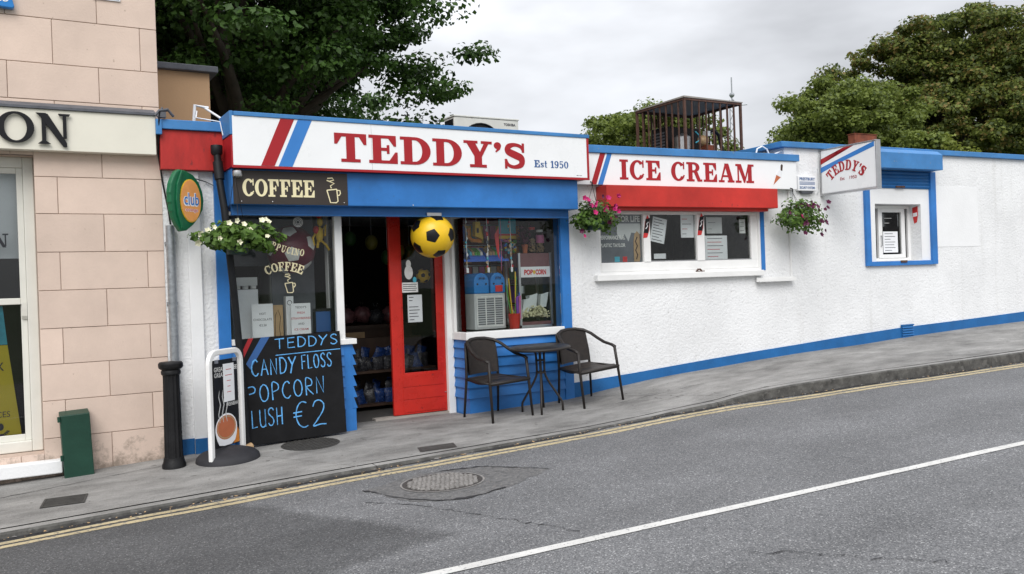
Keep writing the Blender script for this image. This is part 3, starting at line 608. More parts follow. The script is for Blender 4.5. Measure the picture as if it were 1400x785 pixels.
strip('road_white_line', lambda x: yw(x)+.042, lambda x: yw(x)-.042, -30, 40, rz, 'whiteline', .004, .4, .003, kind='structure')
strip('road_gutter_dirt', lambda x: yk(x)-.004, lambda x: yk(x)-.07-.03*math.sin(x*3.1)-.02*math.sin(x*7.7), -6, 18, rz, 'crack', .003, .12, .012, kind='structure')
# pavement: bays of concrete with sunk joints, kerb pieces
pv = MB(); rows = [[(x, yb(x)+.1+(yk(x)+.05-yb(x))*t, pz(x, yb(x)+(yk(x)+.05-yb(x))*t)-.03) for x in xs] for t in (0, .5, 1)]
V, F = grid(rows); pv.add(V, [f[::-1] for f in F]); pave = pv.build('pavement', 'crack', kind='structure')
JX = [-30, -8, -3.2, 1.83, 6.35, 10.29, 14.6, 20, 40]
SL = .95
for a, b in zip(JX[:-1], JX[1:]):
    m_ = MB(); n = max(2, int((b-a)/.2)); rows = []
    for i in range(n+1):
        row = []
        for t in (0, .15, .3, .45, .6, .75, .9, 1.0):
            s_ = i/n; x = a+(b-a)*s_+SL*t*(1 if -5 < a+(b-a)*s_ < 16 else 0); g_ = .006*(1 if i == 0 else -1 if i == n else 0); x += g_
            y = yb(x)+.02+(yk(x)+.125-yb(x))*t; row.append((x, y, pz(x, y)))
        rows.append(row)
    V, F = grid(rows); k = len(V); m_.add(V, F)
    for e, fl in ((rows[0], 1), (rows[-1], 0)):          # edges of the bay go down into the joint
        q = [(p[0], p[1], p[2]-.028) for p in e]; w = len(e); f = [(j, j+1, w+j+1, w+j) for j in range(w-1)]
        m_.add(e+q, [x_[::-1] if fl else x_ for x_ in f])
    m_.build('concrete_bay', 'pavement', pave, smooth=True)
KJ = [-30, -10, -3.0, 2.93, 7.0, 11.42, 15.6, 22, 40]
for a, b in zip(KJ[:-1], KJ[1:]):
    m_ = MB(); n = max(2, int((b-a)/.2)); P = []
    for i in range(n+1):
        x = a+.004+(b-a-.008)*i/n; y = yk(x); zt = pz(x, y)+.0015; P.append([(x, y+.122, zt), (x, y+.018, zt), (x, y, zt-.016), (x, y-.012, float(ip(x, FX, FZ))-.05), (x, y+.122, zt-.2)])
    k = 5; V = [p for r in P for p in r]
    for i in range(n):
        for j in range(k):
            j2 = (j+1) % k; m_.F.append((i*k+j, i*k+j2, (i+1)*k+j2, (i+1)*k+j)); m_.I.append(0 if j == 0 else 1)
    m_.F += [tuple(range(k))[::-1], tuple(range(n*k, n*k+k))]; m_.I += [1, 1]; m_.V = V
    m_.build('kerb_stone', ['pavement', 'kerb'], pave, smooth=True)
# repaired asphalt round the manhole, cracks
def blob(name, pts, zf, mat_, lift, jit=.03, sub=8, **k):
    P = []
    for i in range(len(pts)):
        a, b = pts[i], pts[(i+1) % len(pts)]
        for j in range(sub): P.append((a[0]+(b[0]-a[0])*j/sub+random.uniform(-jit, jit), a[1]+(b[1]-a[1])*j/sub+random.uniform(-jit, jit)))
    c = (sum(p[0] for p in P)/len(P), sum(p[1] for p in P)/len(P)); n = len(P)
    V = [(c[0], c[1], zf(*c)+lift)]+[(p[0], p[1], zf(*p)+lift) for p in P]
    m_ = MB(); F = [(0, 1+i, 1+(i+1) % n) for i in range(n)]
    a = sum(P[i][0]*P[(i+1) % n][1]-P[(i+1) % n][0]*P[i][1] for i in range(n))
    m_.add(V, F if a > 0 else [f[::-1] for f in F]); return m_.build(name, mat_, **k)
blob('road_repair', [(2.52, -2.50), (2.66, -3.16), (2.98, -3.36), (3.45, -3.26), (4.02, -3.0), (3.66, -2.40), (3.1, -2.24)], rz, 'asphalt_dark', .0035, .03, kind='structure')
def crack(pts, w, zf, jit=.02, step=.05):
    m_ = MB(); P = []
    for a, b in zip(pts[:-1], pts[1:]):
        n = max(2, int(math.dist(a, b)/step))
        for i in range(n): P.append((a[0]+(b[0]-a[0])*i/n+random.uniform(-jit, jit), a[1]+(b[1]-a[1])*i/n+random.uniform(-jit, jit)))
    P.append(pts[-1]); A, B = [], []
    for i, p in enumerate(P):
        ww = w*random.uniform(.15, 1.1)
        A.append((p[0], p[1]+ww/2, zf(*p)+.0062)); B.append((p[0], p[1]-ww/2, zf(*p)+.0062))
    n = len(P); m_.add(A+B, [(n+i, n+i+1, i+1, i) for i in range(n-1)]); return m_.build('road_crack', 'crack', kind='structure')
crack([(2.52, -2.50), (2.64, -3.0), (2.82, -3.27), (3.02, -3.37), (3.4, -3.28)], .06, rz)
crack([(3.3, -2.30), (3.66, -2.42), (4.0, -2.98)], .055, rz)
crack([(2.40, -2.9), (2.62, -3.25), (2.75, -3.55), (3.13, -4.7)], .022, rz, .025)
crack([(3.6, -5.6), (4.3, -6.4), (4.6, -7.4)], .012, rz, .03)
def pcrack(pts, w):
    o = crack(pts, w, lambda x, y: pz(x, y)-.003, .012, .06); o.name = 'pavement_crack'
pcrack([(-.4, -.62), (.3, -.52), (.9, -.40), (1.35, -.33)], .012); pcrack([(5.9, -.78), (6.8, -.86), (7.6, -1.0)], .010); pcrack([(8.2, -.2), (8.7, -.9), (9.0, -1.6)], .008); pcrack([(4.3, -.35), (4.9, -.9), (5.0, -1.4)], .007)
# manhole in the road
mh = thing('manhole_cover', 'round studded iron manhole cover set in the patched tarmac', 'manhole', (3.12, -2.72, rz(3.12, -2.72)))
def on_road(p): return (p[0], p[1], rz(p[0], p[1])+p[2])
def disc(r0_, r1_, lift, n=40, c=(3.12, -2.72), zf=rz):
    V = []; F = []
    for i in range(n):
        q = 2*math.pi*i/n
        for r in (r0_, r1_): x, y = c[0]+r*math.cos(q), c[1]+r*math.sin(q); V.append((x, y, zf(x, y)+lift))
    F = [(2*i, 2*i+1, 2*((i+1) % n)+1, 2*((i+1) % n)) for i in range(n)]
    return V, F
one('recess', 'manhole_dark', mh, lambda b: b.add(*disc(.0, .33, .0055)))
def ring(b):
    b.add(*disc(.335, .35, .008))
one('rim', 'manhole', mh, ring)
def studs(b):
    for i in range(-7, 8):
        for j in range(-7, 8):
            x, y = i*.043+(j % 2)*.02, j*.043
            if x*x+y*y > .29**2: continue
            s_ = .014; z0 = rz(3.12+x, -2.72+y); X, Y = 3.12+x, -2.72+y; a = .021 if (i+j) % 2 else .012; c_ = .033-a
            b.hexa([(X-a, Y-c_, z0+.004), (X+a, Y-c_, z0+.004), (X+a, Y+c_, z0+.004), (X-a, Y+c_, z0+.004)], [(X-a*.8, Y-c_*.8, z0+.017), (X+a*.8, Y-c_*.8, z0+.017), (X+a*.8, Y+c_*.8, z0+.017), (X-a*.8, Y+c_*.8, z0+.017)])
one('stud', 'manhole', mh, studs, kind='stuff')
# covers in the pavement
def grate(label, cx, cy, w, d, rot, nb):
    t = thing('drain_cover', label, 'drain', (cx, cy, pz(cx, cy)), rotz=rot)
    sx_ = (pz(cx+.3, cy)-pz(cx-.3, cy))/.6; sy_ = (pz(cx, cy+.3)-pz(cx, cy-.3))/.6
    def q(x, y, l): 
        X = x*math.cos(rot)-y*math.sin(rot); Y = x*math.sin(rot)+y*math.cos(rot); return (x, y, X*sx_+Y*sy_+l)
    def bx_(b, x0, y0, x1, y1, l0, l1): b.hexa([q(x0, y0, l0), q(x1, y0, l0), q(x1, y1, l0), q(x0, y1, l0)], [q(x0, y0, l1), q(x1, y0, l1), q(x1, y1, l1), q(x0, y1, l1)])
    one('recess', 'crack', t, lambda b: bx_(b, -w/2, -d/2, w/2, d/2, .001, .003))
    def fr_(b):
        e = .016
        bx_(b, -w/2, -d/2, w/2, -d/2+e, .001, .010); bx_(b, -w/2, d/2-e, w/2, d/2, .001, .010); bx_(b, -w/2, -d/2+e, -w/2+e, d/2-e, .001, .010); bx_(b, w/2-e, -d/2+e, w/2, d/2-e, .001, .010)
    one('frame', 'drain', t, fr_)
    for i in range(nb):
        y = -d/2+.016+(d-.032)*(i+.5)/nb; one('bar', 'drain', t, lambda b: bx_(b, -w/2+.017, y-.008, w/2-.017, y+.008, .002, .009))
grate('rectangular iron drain grating in the pavement below the green box', .42, -1.09, .33, .28, R(-10), 7)
t = thing('access_cover', 'dark oval cover in the pavement in front of the chalkboard', 'manhole', (2.74, -.38, pz(2.74, -.38)))
one('plate', 'drain', t, lambda b: b.add(*disc(0, .30, .003, 32, (2.74, -.38), pz)))
def dots(b):
    for i in range(-6, 7):
        for j in range(-6, 7):
            x, y = 2.74+i*.043, -.38+j*.043
            if (i*.043)**2+(j*.043)**2 < .078: z0 = pz(x, y); b.box(x-.013, y-.013, z0+.002, x+.013, y+.013, z0+.008)
one('stud', 'drain', t, dots, kind='stuff')
t = thing('water_meter_cover', 'small dark metal cover near the kerb before the door', 'manhole', (3.69, -1.42, pz(3.69, -1.42)))
one('plate', 'drain', t, lambda b: b.add([(x, y, pz(x, y)+.004) for x, y in ((3.50, -1.49), (3.83, -1.53), (3.88, -1.36), (3.55, -1.32))], [(0, 1, 2, 3)]))
one('rim', 'manhole_dark', t, lambda b: b.add([(x, y, pz(x, y)+.002) for x, y in ((3.47, -1.51), (3.85, -1.55), (3.91, -1.34), (3.53, -1.30))], [(0, 1, 2, 3)]))

# ================================================================== THE BEIGE HOUSE ON THE LEFT
H = thing('beige_house', 'beige rendered house with scored blockwork, cut off by the left edge', 'building', (0, 0, -.05))
wl_ = MB(); wl_.box(-5, .012, -1.2, -.85, 6, 7.2); wl_.box(-.85, .012, -1.2, .325, 6, .165); wl_.box(-.85, .012, 2.95, .325, 6, 7.2); wl_.box(.325, .012, -1.2, 1.44, 6, 7.2); wl_.box(-.85, 3.0, .165, .325, 6, 2.95)
wall = wl_.build('wall', 'beige_joint', H)
zr = [-1.2, .295, .645, .985, 1.322, 1.68, 2.04, 2.402, 2.75, 3.10, 3.47, 3.815, 4.24, 4.60, 4.96, 5.32, 5.68, 6.04, 6.4, 6.76, 7.2]
JG = .0032
for i in range(len(zr)-1):
    ph = .515 if i % 2 else .905
    if i == 0: ph = .905
    js = [ph+.77*k for k in range(-9, 3)]
    js = sorted([j for j in js if -5 < j < 1.44]+[-5, 1.44]); z0, z1 = zr[i], zr[i+1]
    for a, b in zip(js[:-1], js[1:]):
        segs = [(a, b)]
        if z1 > .165 and z0 < 2.95:
            segs = [(p, q) for p, q in ((a, min(b, -.85)), (max(a, .325), b)) if q-p > .02]
        for p, q in segs:
            m_ = MB(); e0 = 0 if abs(p-.325) < .001 else JG; e1 = 0 if q > 1.43 else JG
            m_.box(p+e0, random.uniform(-.002, .001), z0+JG, q-e1, .06, z1-JG); m_.build('block', 'beige', wall, bevel=.003)
        if z0 < .165 < z1 or z0 < 2.95 < z1:
            p, q = max(a, -.85), min(b, .325)
            if q-p > .02:
                m_ = MB(); m_.box(p+JG, 0, z0+JG if z0 < .165 else 2.95, q-JG, .06, .16 if z0 < .165 else z1-JG); m_.build('block', 'beige', wall, bevel=.003)
one('window_reveal', 'beige', H, lambda b: (b.box(.3251, .06, .166, .36, .24, 2.949), b.box(-.89, .06, .166, -.8501, .24, 2.949)))
win = one('window', 'creamframe', H, lambda b: (b.box(-.85, .18, .17, -.765, .27, 2.95), b.box(.235, .18, .17, .324, .27, 2.95), b.box(-.765, .18, 2.85, .235, .27, 2.95), b.box(-.765, .18, .17, .235, .27, .27)), bevel=.008)
for nm_, y0, z0, z1 in (('upper_sash', .205, 1.56, 2.85), ('lower_sash', .235, .27, 1.62)):
    s_ = one(nm_, 'creamframe', win, lambda b: (b.box(-.764, y0, z0, -.71, y0+.03, z1), b.box(.18, y0, z0, .234, y0+.03, z1), b.box(-.71, y0, z1-.055, .18, y0+.03, z1), b.box(-.71, y0, z0, .18, y0+.03, z0+.06)), bevel=.005)
    one('pane', 'glass2', win, lambda b: b.box(-.71, y0+.012, z0+.06, .18, y0+.016, z1-.055))
one('sash_horn', 'creamframe', win, lambda b: b.poly(Fr((.236, .2, 0), (0, 1, 0)), [(-.01, 1.58), (.02, 1.58), (.02, 1.42), (.0, 1.45), (-.008, 1.52)], -.05, -.004))
one('window_sill', 'white_smooth', H, lambda b: b.box(-1.0, -.12, -.02, .465, .26, .10), bevel=.01)
one('blind', 'paper', H, lambda b: b.box(-.84, .33, 2.0, .31, .34, 2.94))
rm = MB(); rm.box(-.9, 1.6, -.2, .7, 1.62, 3.1); rm.build('room_back', 'inside', H)
fr = Fr((0, .30, 0))
po = one('poster', 'yellowposter', H, lambda b: b.poly(fr, [(-.55, .28), (.155, .28), (.06, 1.18), (-.55, 1.18)], 0, .004))
one('poster', 't_cyan', H, lambda b: b.poly(fr, [(-.55, 1.185), (.06, 1.185), (.03, 1.55), (-.55, 1.55)], 0, .004))
text(po, fr, 'Speak', -.27, .94, .12, 'ink', .29, .006); text(po, fr, 'ALLOWANCES', -.40, .50, .055, 'ink', .46, .006)
def emblem(b):
    for i in range(10):
        a = R(200+i*14); b.ribbon(fr, [(-.02+.055*math.cos(a), .40+.055*math.sin(a)), (-.02+.08*math.cos(a+.1), .40+.08*math.sin(a+.1))], .012, .0055, .0065)
    b.poly(fr, [(-.02+.025*math.cos(R(a)), .41+.035*math.sin(R(a))) for a in range(0, 360, 30)], .0055, .0065)
one('emblem', 'ink', po, emblem)
one('footer', 't_pur', po, lambda b: b.rect(fr, -.55, .285, .0, .34, .0055, .0065))
word(H, Fr((0, .219, 0)), 'N', -.03, 2.10, .13, .13, 'ink', .001, -.002)
fc = one('fascia', 'cream', H, lambda b: b.box(-5, -.12, 2.98, 1.385, -.003, 3.36), bevel=.004)
one('flashing', 'lead', fc, lambda b: b.poly(Fr((-5, 0, 0), (0, -1, 0)), [(.004, 3.362), (.14, 3.362), (.14, 3.385), (.004, 3.44)], -6.39, 0))
fr = Fr((0, -.121, 0))
for ch, x, wd in (('@O', .035, .30), ('@N', .36, .27)):
    mb = MB(); glyph(mb, fr, ch, x, 3.035, .285, .022, .012, wd/.285); mb.build('fascia_letter', 'black', fc, bevel=.002)
one('parapet_stub', 'tan', H, lambda b: b.box(1.45, 1.5, 2.5, 2.25, 3.0, 4.215))
one('coping', 'lead', H, lambda b: b.box(1.45, 1.42, 4.216, 2.34, 3.08, 4.29), bevel=.01)
one('house_roof', 'roof', H, lambda b: b.box(-5.1, -.05, 7.2, 1.5, 6.1, 7.3))
al = thing('alarm_box', 'blue alarm bell box high on the beige wall, top left corner', 'alarm box', (.09, -.01, 4.3))
one('case', 'plastic_blue', al, lambda b: b.poly(Fr((0, -.003, 0)), [(-.12, 4.33), (-.10, 4.30), (.20, 4.28), (.215, 4.30), (.16, 4.52), (-.12, 4.52)], 0, .07), bevel=.008)
text(al, Fr((0, -.074, 0)), 'Chubb', -.105, 4.335, .055, 'paper', .27, .001, .02)
t = thing('wall_plate', 'small white plate on the beige wall at the top edge', 'sign', (1.0, 0, 4.5))
one('plate', 'paper', t, lambda b: b.box(.875, -.016, 4.478, 1.12, -.004, 4.70)); one('border', 'ink', t, lambda b: b.rect(Fr((0, -.017, 0)), .885, 4.487, 1.11, 4.492, 0, .001))

# ================================================================== THE SHOP, LEFT PART
SH = thing('shop_building', 'low white and blue shop with red door and long pebble-dashed wall', 'shop', (6.3, 0, .1))
one('wall', 'white_pebble', SH, lambda b: b.box(1.441, .0, -.8, 1.935, .25, 2.86), label='narrow pebble-dashed strip beside the beige house')
one('pilaster', 'white_smooth', SH, lambda b: b.box(1.665, -.035, .13, 1.79, -.001, 2.84), bevel=.006)
one('plinth', 'blue_plinth', SH, lambda b: b.box(1.442, -.012, -.5, 1.664, -.001, .145)); one('plinth', 'blue_plinth', SH, lambda b: b.box(1.665, -.045, -.5, 1.79, -.036, .14)); one('plinth', 'blue_plinth', SH, lambda b: b.box(1.792, -.012, -.5, 1.934, -.001, .14))
one('post', 'blue', SH, lambda b: b.box(1.936, -.03, -.5, 2.058, .14, 2.83), bevel=.004)
one('post', 'blue', SH, lambda b: b.box(6.166, -.03, -.3, 6.298, .14, 2.83), bevel=.004)
one('lintel', 'blue', SH, lambda b: b.box(2.06, .0, 2.42, 6.164, .12, 2.83))
one('fascia', 'red_old', SH, lambda b: b.box(1.425, -.10, 2.845, 2.03, .2, 3.238), bevel=.004)
one('capping', 'blue_cap', SH, lambda b: (b.box(1.40, -.13, 3.24, 2.03, .25, 3.335), b.box(1.385, -.15, 3.18, 1.44, -.101, 3.33)), bevel=.006)
# stall risers with overlapping weatherboards
sr_ = one('stall_riser', 'blue', SH, lambda b: (b.box(2.06, .012, -.4, 3.30, .10, 1.05), b.box(3.262, .0, -.4, 3.335, .40, .985)))
def wedge_front(x0, x1, z0, z1, y0=.0):
    return lambda b: b.hexa([(x0, y0-.036, z0), (x1, y0-.036, z0), (x1, y0+.011, z0), (x0, y0+.011, z0)], [(x0, y0-.008, z1), (x1, y0-.008, z1), (x1, y0+.011, z1), (x0, y0+.011, z1)])
lv = [.985, .87, .755, .64, .52, .395, .275]
for a, b_ in zip(lv[1:], lv[:-1]):
    one('weatherboard', 'blue', sr_, wedge_front(2.06, 3.258, a, b_+.004), bevel=.002)
    one('weatherboard', 'blue', sr_, lambda b: b.hexa([(3.336, -.004, a), (3.405, -.004, a), (3.405, .38, a), (3.336, .38, a)], [(3.336, -.004, b_+.003), (3.362, -.004, b_+.003), (3.362, .38, b_+.003), (3.336, .38, b_+.003)]), bevel=.002)
one('corner_board', 'blue', sr_, lambda b: b.box(3.259, -.012, -.3, 3.345, -.001, .985)); one('base_board', 'blue', sr_, lambda b: b.box(3.336, -.006, -.3, 3.385, .38, .272))
sr_ = one('stall_riser', 'blue', SH, lambda b: (b.box(4.812, .012, -.4, 6.164, .10, .935), b.box(4.812, .10, -.4, 4.88, .44, .935)))
lv = [.935, .84, .72, .602, .485, .365, .24]
for a, b_ in zip(lv[1:], lv[:-1]):
    one('weatherboard', 'blue', sr_, lambda b: b.hexa([(4.772, -.036, a), (6.164, -.036, a), (6.164, .011, a), (4.811, .011, a)], [(4.80, -.008, b_+.004), (6.164, -.008, b_+.004), (6.164, .011, b_+.004), (4.811, .011, b_+.004)]), bevel=.002)
    one('weatherboard', 'blue', sr_, lambda b: b.hexa([(4.772, -.034, a), (4.811, .013, a), (4.811, .40, a), (4.772, .40, a)], [(4.80, -.007, b_+.004), (4.811, .013, b_+.004), (4.811, .40, b_+.004), (4.80, .40, b_+.004)]), bevel=.002)
one('base_board', 'blue', sr_, lambda b: (b.box(4.80, -.012, -.3, 6.164, .011, .238), b.box(4.80, .012, -.3, 4.811, .40, .238)))
# shop window, left of the door
wL = one('window', 'white', SH, lambda b: (b.box(3.205, -.014, 1.0, 3.288, .07, 2.44), b.box(2.06, -.02, 1.052, 3.204, .10, 1.115), b.box(2.06, -.01, 2.40, 3.204, .06, 2.44)), bevel=.004)
one('window_sill', 'white', SH, lambda b: b.box(3.206, -.05, .988, 3.405, .40, 1.048), bevel=.006)
one('pane', 'glass', wL, lambda b: b.box(2.06, .018, 1.115, 3.204, .024, 2.40)); one('pane', 'glass', wL, lambda b: b.box(3.246, .07, 1.05, 3.252, .36, 2.42))
one('jamb', 'white', wL, lambda b: (b.box(3.24, .36, 1.05, 3.35, .46, 2.44), b.box(3.30, .36, -.1, 3.37, .46, 1.0)), bevel=.004)
# shop window, right of the door: corner glass
wR = one('window', 'white', SH, lambda b: (b.box(4.70, .33, .0, 4.79, .47, 2.44), b.box(4.80, -.01, 2.40, 6.164, .06, 2.44), b.box(4.79, .06, 2.40, 4.82, .33, 2.44), b.box(4.765, .26, 1.03, 4.82, .328, 2.44)), bevel=.004)
one('window_sill', 'white', SH, lambda b: (b.box(4.762, -.055, .938, 6.164, .10, 1.03), b.box(4.762, .101, .938, 4.90, .42, 1.03)), bevel=.006)
one('pane', 'glass', wR, lambda b: b.box(4.808, .018, 1.03, 6.164, .024, 2.40)); one('pane', 'glass', wR, lambda b: b.box(4.80, .024, 1.03, 4.806, .26, 2.40))
# red door
dz = .075
D_ = one('door', 'doorred', SH, lambda b: (b.box(3.998, .385, dz, 4.137, .43, 2.6), b.box(4.60, .385, dz, 4.698, .43, 2.6), b.box(4.137, .385, dz, 4.60, .43, .57), b.box(4.137, .385, 2.46, 4.60, .43, 2.6)), bevel=.005, label='red half-glazed door leaf')
one('pane', 'glass', D_, lambda b: b.box(4.137, .402, .57, 4.60, .408, 2.46))
for z0, z1 in ((.10, .245), (.252, .395), (.402, .55)): one('door_board', 'doorred', D_, lambda b: b.box(4.12, .379, z0, 4.665, .3845, z1), bevel=.003)
one('lock', 'steel', D_, lambda b: b.lathe([(.012, 0), (.012, .006)], (4.675, .38, .30), 12))
one('door_bead', 'doorred', D_, lambda b: (b.box(4.137, .39, .57, 4.15, .384, 2.46), b.box(4.587, .39, .57, 4.60, .384, 2.46)))
one('threshold', 'sheet', SH, lambda b: b.box(3.75, .355, -.1, 4.70, .47, .068))
one('floor', 'floor', SH, lambda b: b.box(1.95, .40, -.3, 6.25, 5.0, .045))
one('porch_floor', 'pavement', SH, lambda b: b.box(3.386, -.0, -.3, 4.79, .40, .042))
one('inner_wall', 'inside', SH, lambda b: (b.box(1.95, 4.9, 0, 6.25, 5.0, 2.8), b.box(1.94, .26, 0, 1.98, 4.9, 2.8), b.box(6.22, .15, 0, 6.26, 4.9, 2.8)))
one('ceiling', 'white', SH, lambda b: b.box(1.95, .13, 2.66, 6.25, 5, 2.7))
one('roof', 'roof', SH, lambda b: b.box(1.46, .2, 2.86, 6.32, 5.1, 3.15))
one('back_wall', 'white_smooth', SH, lambda b: (b.box(1.46, 5.0, -1.2, 6.3, 5.1, 3.2), b.box(1.46, .25, -1.2, 1.6, 5.0, 2.86)))
one('window_bed', 'white', SH, lambda b: (b.box(2.06, .10, .98, 3.24, .62, 1.06), b.box(4.90, .10, .96, 6.16, .75, 1.0)))
one('window_back', 'inside_red', SH, lambda b: (b.box(4.90, 1.15, 1.0, 6.2, 1.18, 2.6), b.box(4.90, .45, 1.0, 4.92, 1.15, 1.5)))
# roller shutter housing above the shop front
sb = one('shutter_box', 'blue', SH, lambda b: b.box(2.042, -.36, 2.482, 6.222, -.002, 2.842), bevel=.008)
one('shutter_lath', 'blue', sb, lambda b: (b.box(2.062, -.22, 2.40, 6.16, -.18, 2.48), b.box(2.062, -.235, 2.385, 6.16, -.165, 2.40)))
one('shutter_lock', 'steel', sb, lambda b: b.box(4.22, -.245, 2.395, 4.40, -.236, 2.43))
one('screw', 'steel', sb, lambda b: b.ball((4.0, -.361, 2.50), .008, 8, 6))
# ---- the main sign
sg = thing('shop_sign', "long white fascia sign reading TEDDY'S Est 1950 over the red door", 'sign', (4.2, -.2, 2.85))
one('case', 'signred', sg, lambda b: (b.box(2.03, -.44, 2.846, 6.345, .0, 3.16), b.box(2.06, -.43, 3.161, 6.345, .0, 3.345), b.box(2.03, -.452, 2.835, 6.345, -.4405, 2.862), b.box(6.312, -.452, 2.8625, 6.345, -.4405, 3.352)), bevel=.004)
one('side_panel', 'blue_cap', sg, lambda b: b.box(2.022, -.445, 3.165, 2.0595, .02, 3.40), bevel=.006)
one('capping', 'blue_cap', sg, lambda b: b.box(2.06, -.462, 3.352, 6.352, .10, 3.395), bevel=.005)
pn = one('panel', 'signwhite', sg, lambda b: (b.box(2.046, -.450, 2.8635, 3.499, -.4402, 3.351), b.box(3.502, -.450, 2.8635, 6.31, -.4402, 3.351)))
fr = Fr((0, -.4505, 0))
one('red_stripe', 'signred', sg, lambda b: b.poly(fr, [(2.316, 2.865), (2.452, 2.865), (2.668, 3.349), (2.526, 3.349)], 0, .002))
one('blue_stripe', 'signblue', sg, lambda b: b.poly(fr, [(2.492, 2.865), (2.634, 2.865), (2.852, 3.349), (2.706, 3.349)], 0, .002))
word(sg, fr, "TEDDY'S", 3.085, 2.937, .303, 2.345, 'signred', .003, gap=.07)
word(sg, fr, 'Est 1950', 5.545, 2.967, .085, .487, 'lettblue', .002, gap=.10)
one('maker_mark', 'ink', sg, lambda b: (b.rect(fr, 6.15, 2.885, 6.18, 2.892, 0, .001), b.rect(fr, 6.19, 2.885, 6.23, 2.890, 0, .001)))
# ---- coffee board
cf = thing('coffee_sign', 'dark brown COFFEE board with cup drawing on the blue shutter box', 'sign', (2.6, -.36, 2.48))
one('board', 'coffee_brown', cf, lambda b: b.box(2.052, -.372, 2.486, 3.242, -.3615, 2.822))
fr = Fr((0, -.3725, 0))
word(cf, fr, 'COFFEE', 2.142, 2.562, .178, .74, 'creamletter', .003, gap=.05)
cup_icon(cf, fr, 2.955, 2.512, .26, 'creamletter', .045)
for x in (2.13, 2.44, 3.20): one('screw', 'steel', cf, lambda b: b.ball((x, -.373, 2.512), .006, 8, 6))
t = thing('spotlight', 'small silver bulb lamp under the left end of the big sign', 'lamp', (2.09, -.42, 2.83))
one('lamp_cup', 'steel', t, lambda b: b.lathe([(.02, 0), (.045, -.02), (.05, -.06), (.045, -.075), (.03, -.08)], (2.09, -.40, 2.83), 16), smooth=True)
one('bulb_face', 'paper', t, lambda b: b.lathe([(.0, 0), (.04, .004)], (2.09, -.40, 2.748), 16))

# ================================================================== THE SHOP, RIGHT WING (built in its own slightly turned axes)
WG = bpy.data.objects.new('shop_wing', None); COL.objects.link(WG); WG.location = WP; WG.rotation_euler.z = -WA
WG['label'] = 'long white pebble-dashed wing of the shop with serving window and hatch'; WG['category'] = 'building'; OFF[WG.name] = V3((0, 0, 0))
def wbox(b, u0, z0, u1, z1, o0, o1): b.box(u0, -o1, z0, u1, -o0, z1)
def wallw(b):
    T = .3
    for u0, z0, u1, z1 in ((0, -.6, .47, 3.235), (.47, -.6, 3.30, 1.66), (.47, 2.52, 3.30, 3.235), (3.30, -.6, 3.74, 3.235), (3.74, -.6, 5.60, 3.45), (5.60, -.6, 6.66, 1.74), (5.60, 2.645, 6.66, 3.45), (6.66, -.6, 14, 3.45)):
        wbox(b, u0, z0, u1, z1, -T, 0)
ww = one('wall', 'white_pebble', WG, wallw)
one('back_wall', 'white_smooth', WG, lambda b: (b.box(0, 5.2, -1.0, 14, 5.3, 3.3), b.box(13.7, .3, -1, 14, 5.2, 3.4)))
one('roof', 'roof', WG, lambda b: (b.box(.02, .3, 2.9, 3.75, 5.2, 3.08), b.box(3.75, .3, 3.1, 14, 5.2, 3.28)))
one('upstand', 'white_pebble', WG, lambda b: b.box(3.75, .301, 3.08, 4.0, 5.2, 3.45))
one('capping', 'blue_cap', WG, lambda b: b.box(3.64, -.06, 3.452, 14.1, .36, 3.535), bevel=.008)
one('capping', 'blue_cap', WG, lambda b: b.box(3.64, .362, 3.452, 4.1, 5.2, 3.53), bevel=.008)
# sloping blue plinth
def plinth(b):
    us = [0.0, .6, 1.1, 1.7, 2.3, 3.1, 3.93, 4.78, 6.08, 7.85, 9.27, 14]; zt = [.298, .332, .364, .408, .450, .500, .548, .603, .672, .730, .785, .93]
    for i in range(len(us)-1):
        a, c = us[i], us[i+1]
        b.hexa([(a, -.014, -.5), (c, -.014, -.5), (c, -.001, -.5), (a, -.001, -.5)], [(a, -.014, zt[i]), (c, -.014, zt[i+1]), (c, -.001, zt[i+1]), (a, -.001, zt[i])])
one('plinth', 'blue_plinth', WG, plinth)
vt = one('air_vent', 'blue_plinth', WG, lambda b: (wbox(b, 6.09, .48, 6.375, .70, .015, .02), wbox(b, 6.09, .70, 6.375, .72, .015, .04)))
for i in range(5): one('louvre', 'blue_plinth', vt, lambda b: b.hexa([(6.10, -.048, .505+i*.04), (6.365, -.048, .505+i*.04), (6.365, -.021, .505+i*.04), (6.10, -.021, .505+i*.04)], [(6.10, -.026, .537+i*.04), (6.365, -.026, .537+i*.04), (6.365, -.021, .537+i*.04), (6.10, -.021, .537+i*.04)]))
one('smooth_patch', 'white_smooth', WG, lambda b: (wbox(b, 6.995, 1.95, 8.1, 2.95, .0005, .004),))
# serving window
sw = one('serving_window', 'white', WG, lambda b: (wbox(b, .472, 1.70, .512, 2.50, -.09, -.03), wbox(b, .512, 1.70, 3.20, 1.82, -.09, -.03), wbox(b, .512, 2.46, 3.20, 2.50, -.09, -.03), wbox(b, 1.19, 1.82, 1.30, 2.46, -.09, -.02), wbox(b, 2.095, 1.82, 2.225, 2.46, -.09, -.02), wbox(b, 3.08, 1.82, 3.20, 2.46, -.09, -.03)), bevel=.005)
for a, c in ((.512, 1.19), (1.30, 2.095), (2.225, 3.08)): one('pane', 'glass', sw, lambda b: wbox(b, a, 1.82, c, 2.46, -.066, -.06))
one('slide_rail', 'steel', sw, lambda b: (wbox(b, 1.30, 1.822, 2.09, 1.835, -.058, -.035), wbox(b, 2.23, 1.822, 3.08, 1.835, -.058, -.035)))
one('reveal', 'white', WG, lambda b: (wbox(b, 3.20, 1.66, 3.232, 2.52, -.1, -.005), wbox(b, .47, 1.66, 3.2, 1.699, -.1, -.01)))
one('shutter_channel', 'blue', WG, lambda b: wbox(b, 3.234, 1.66, 3.298, 2.52, -.06, .012), bevel=.003)
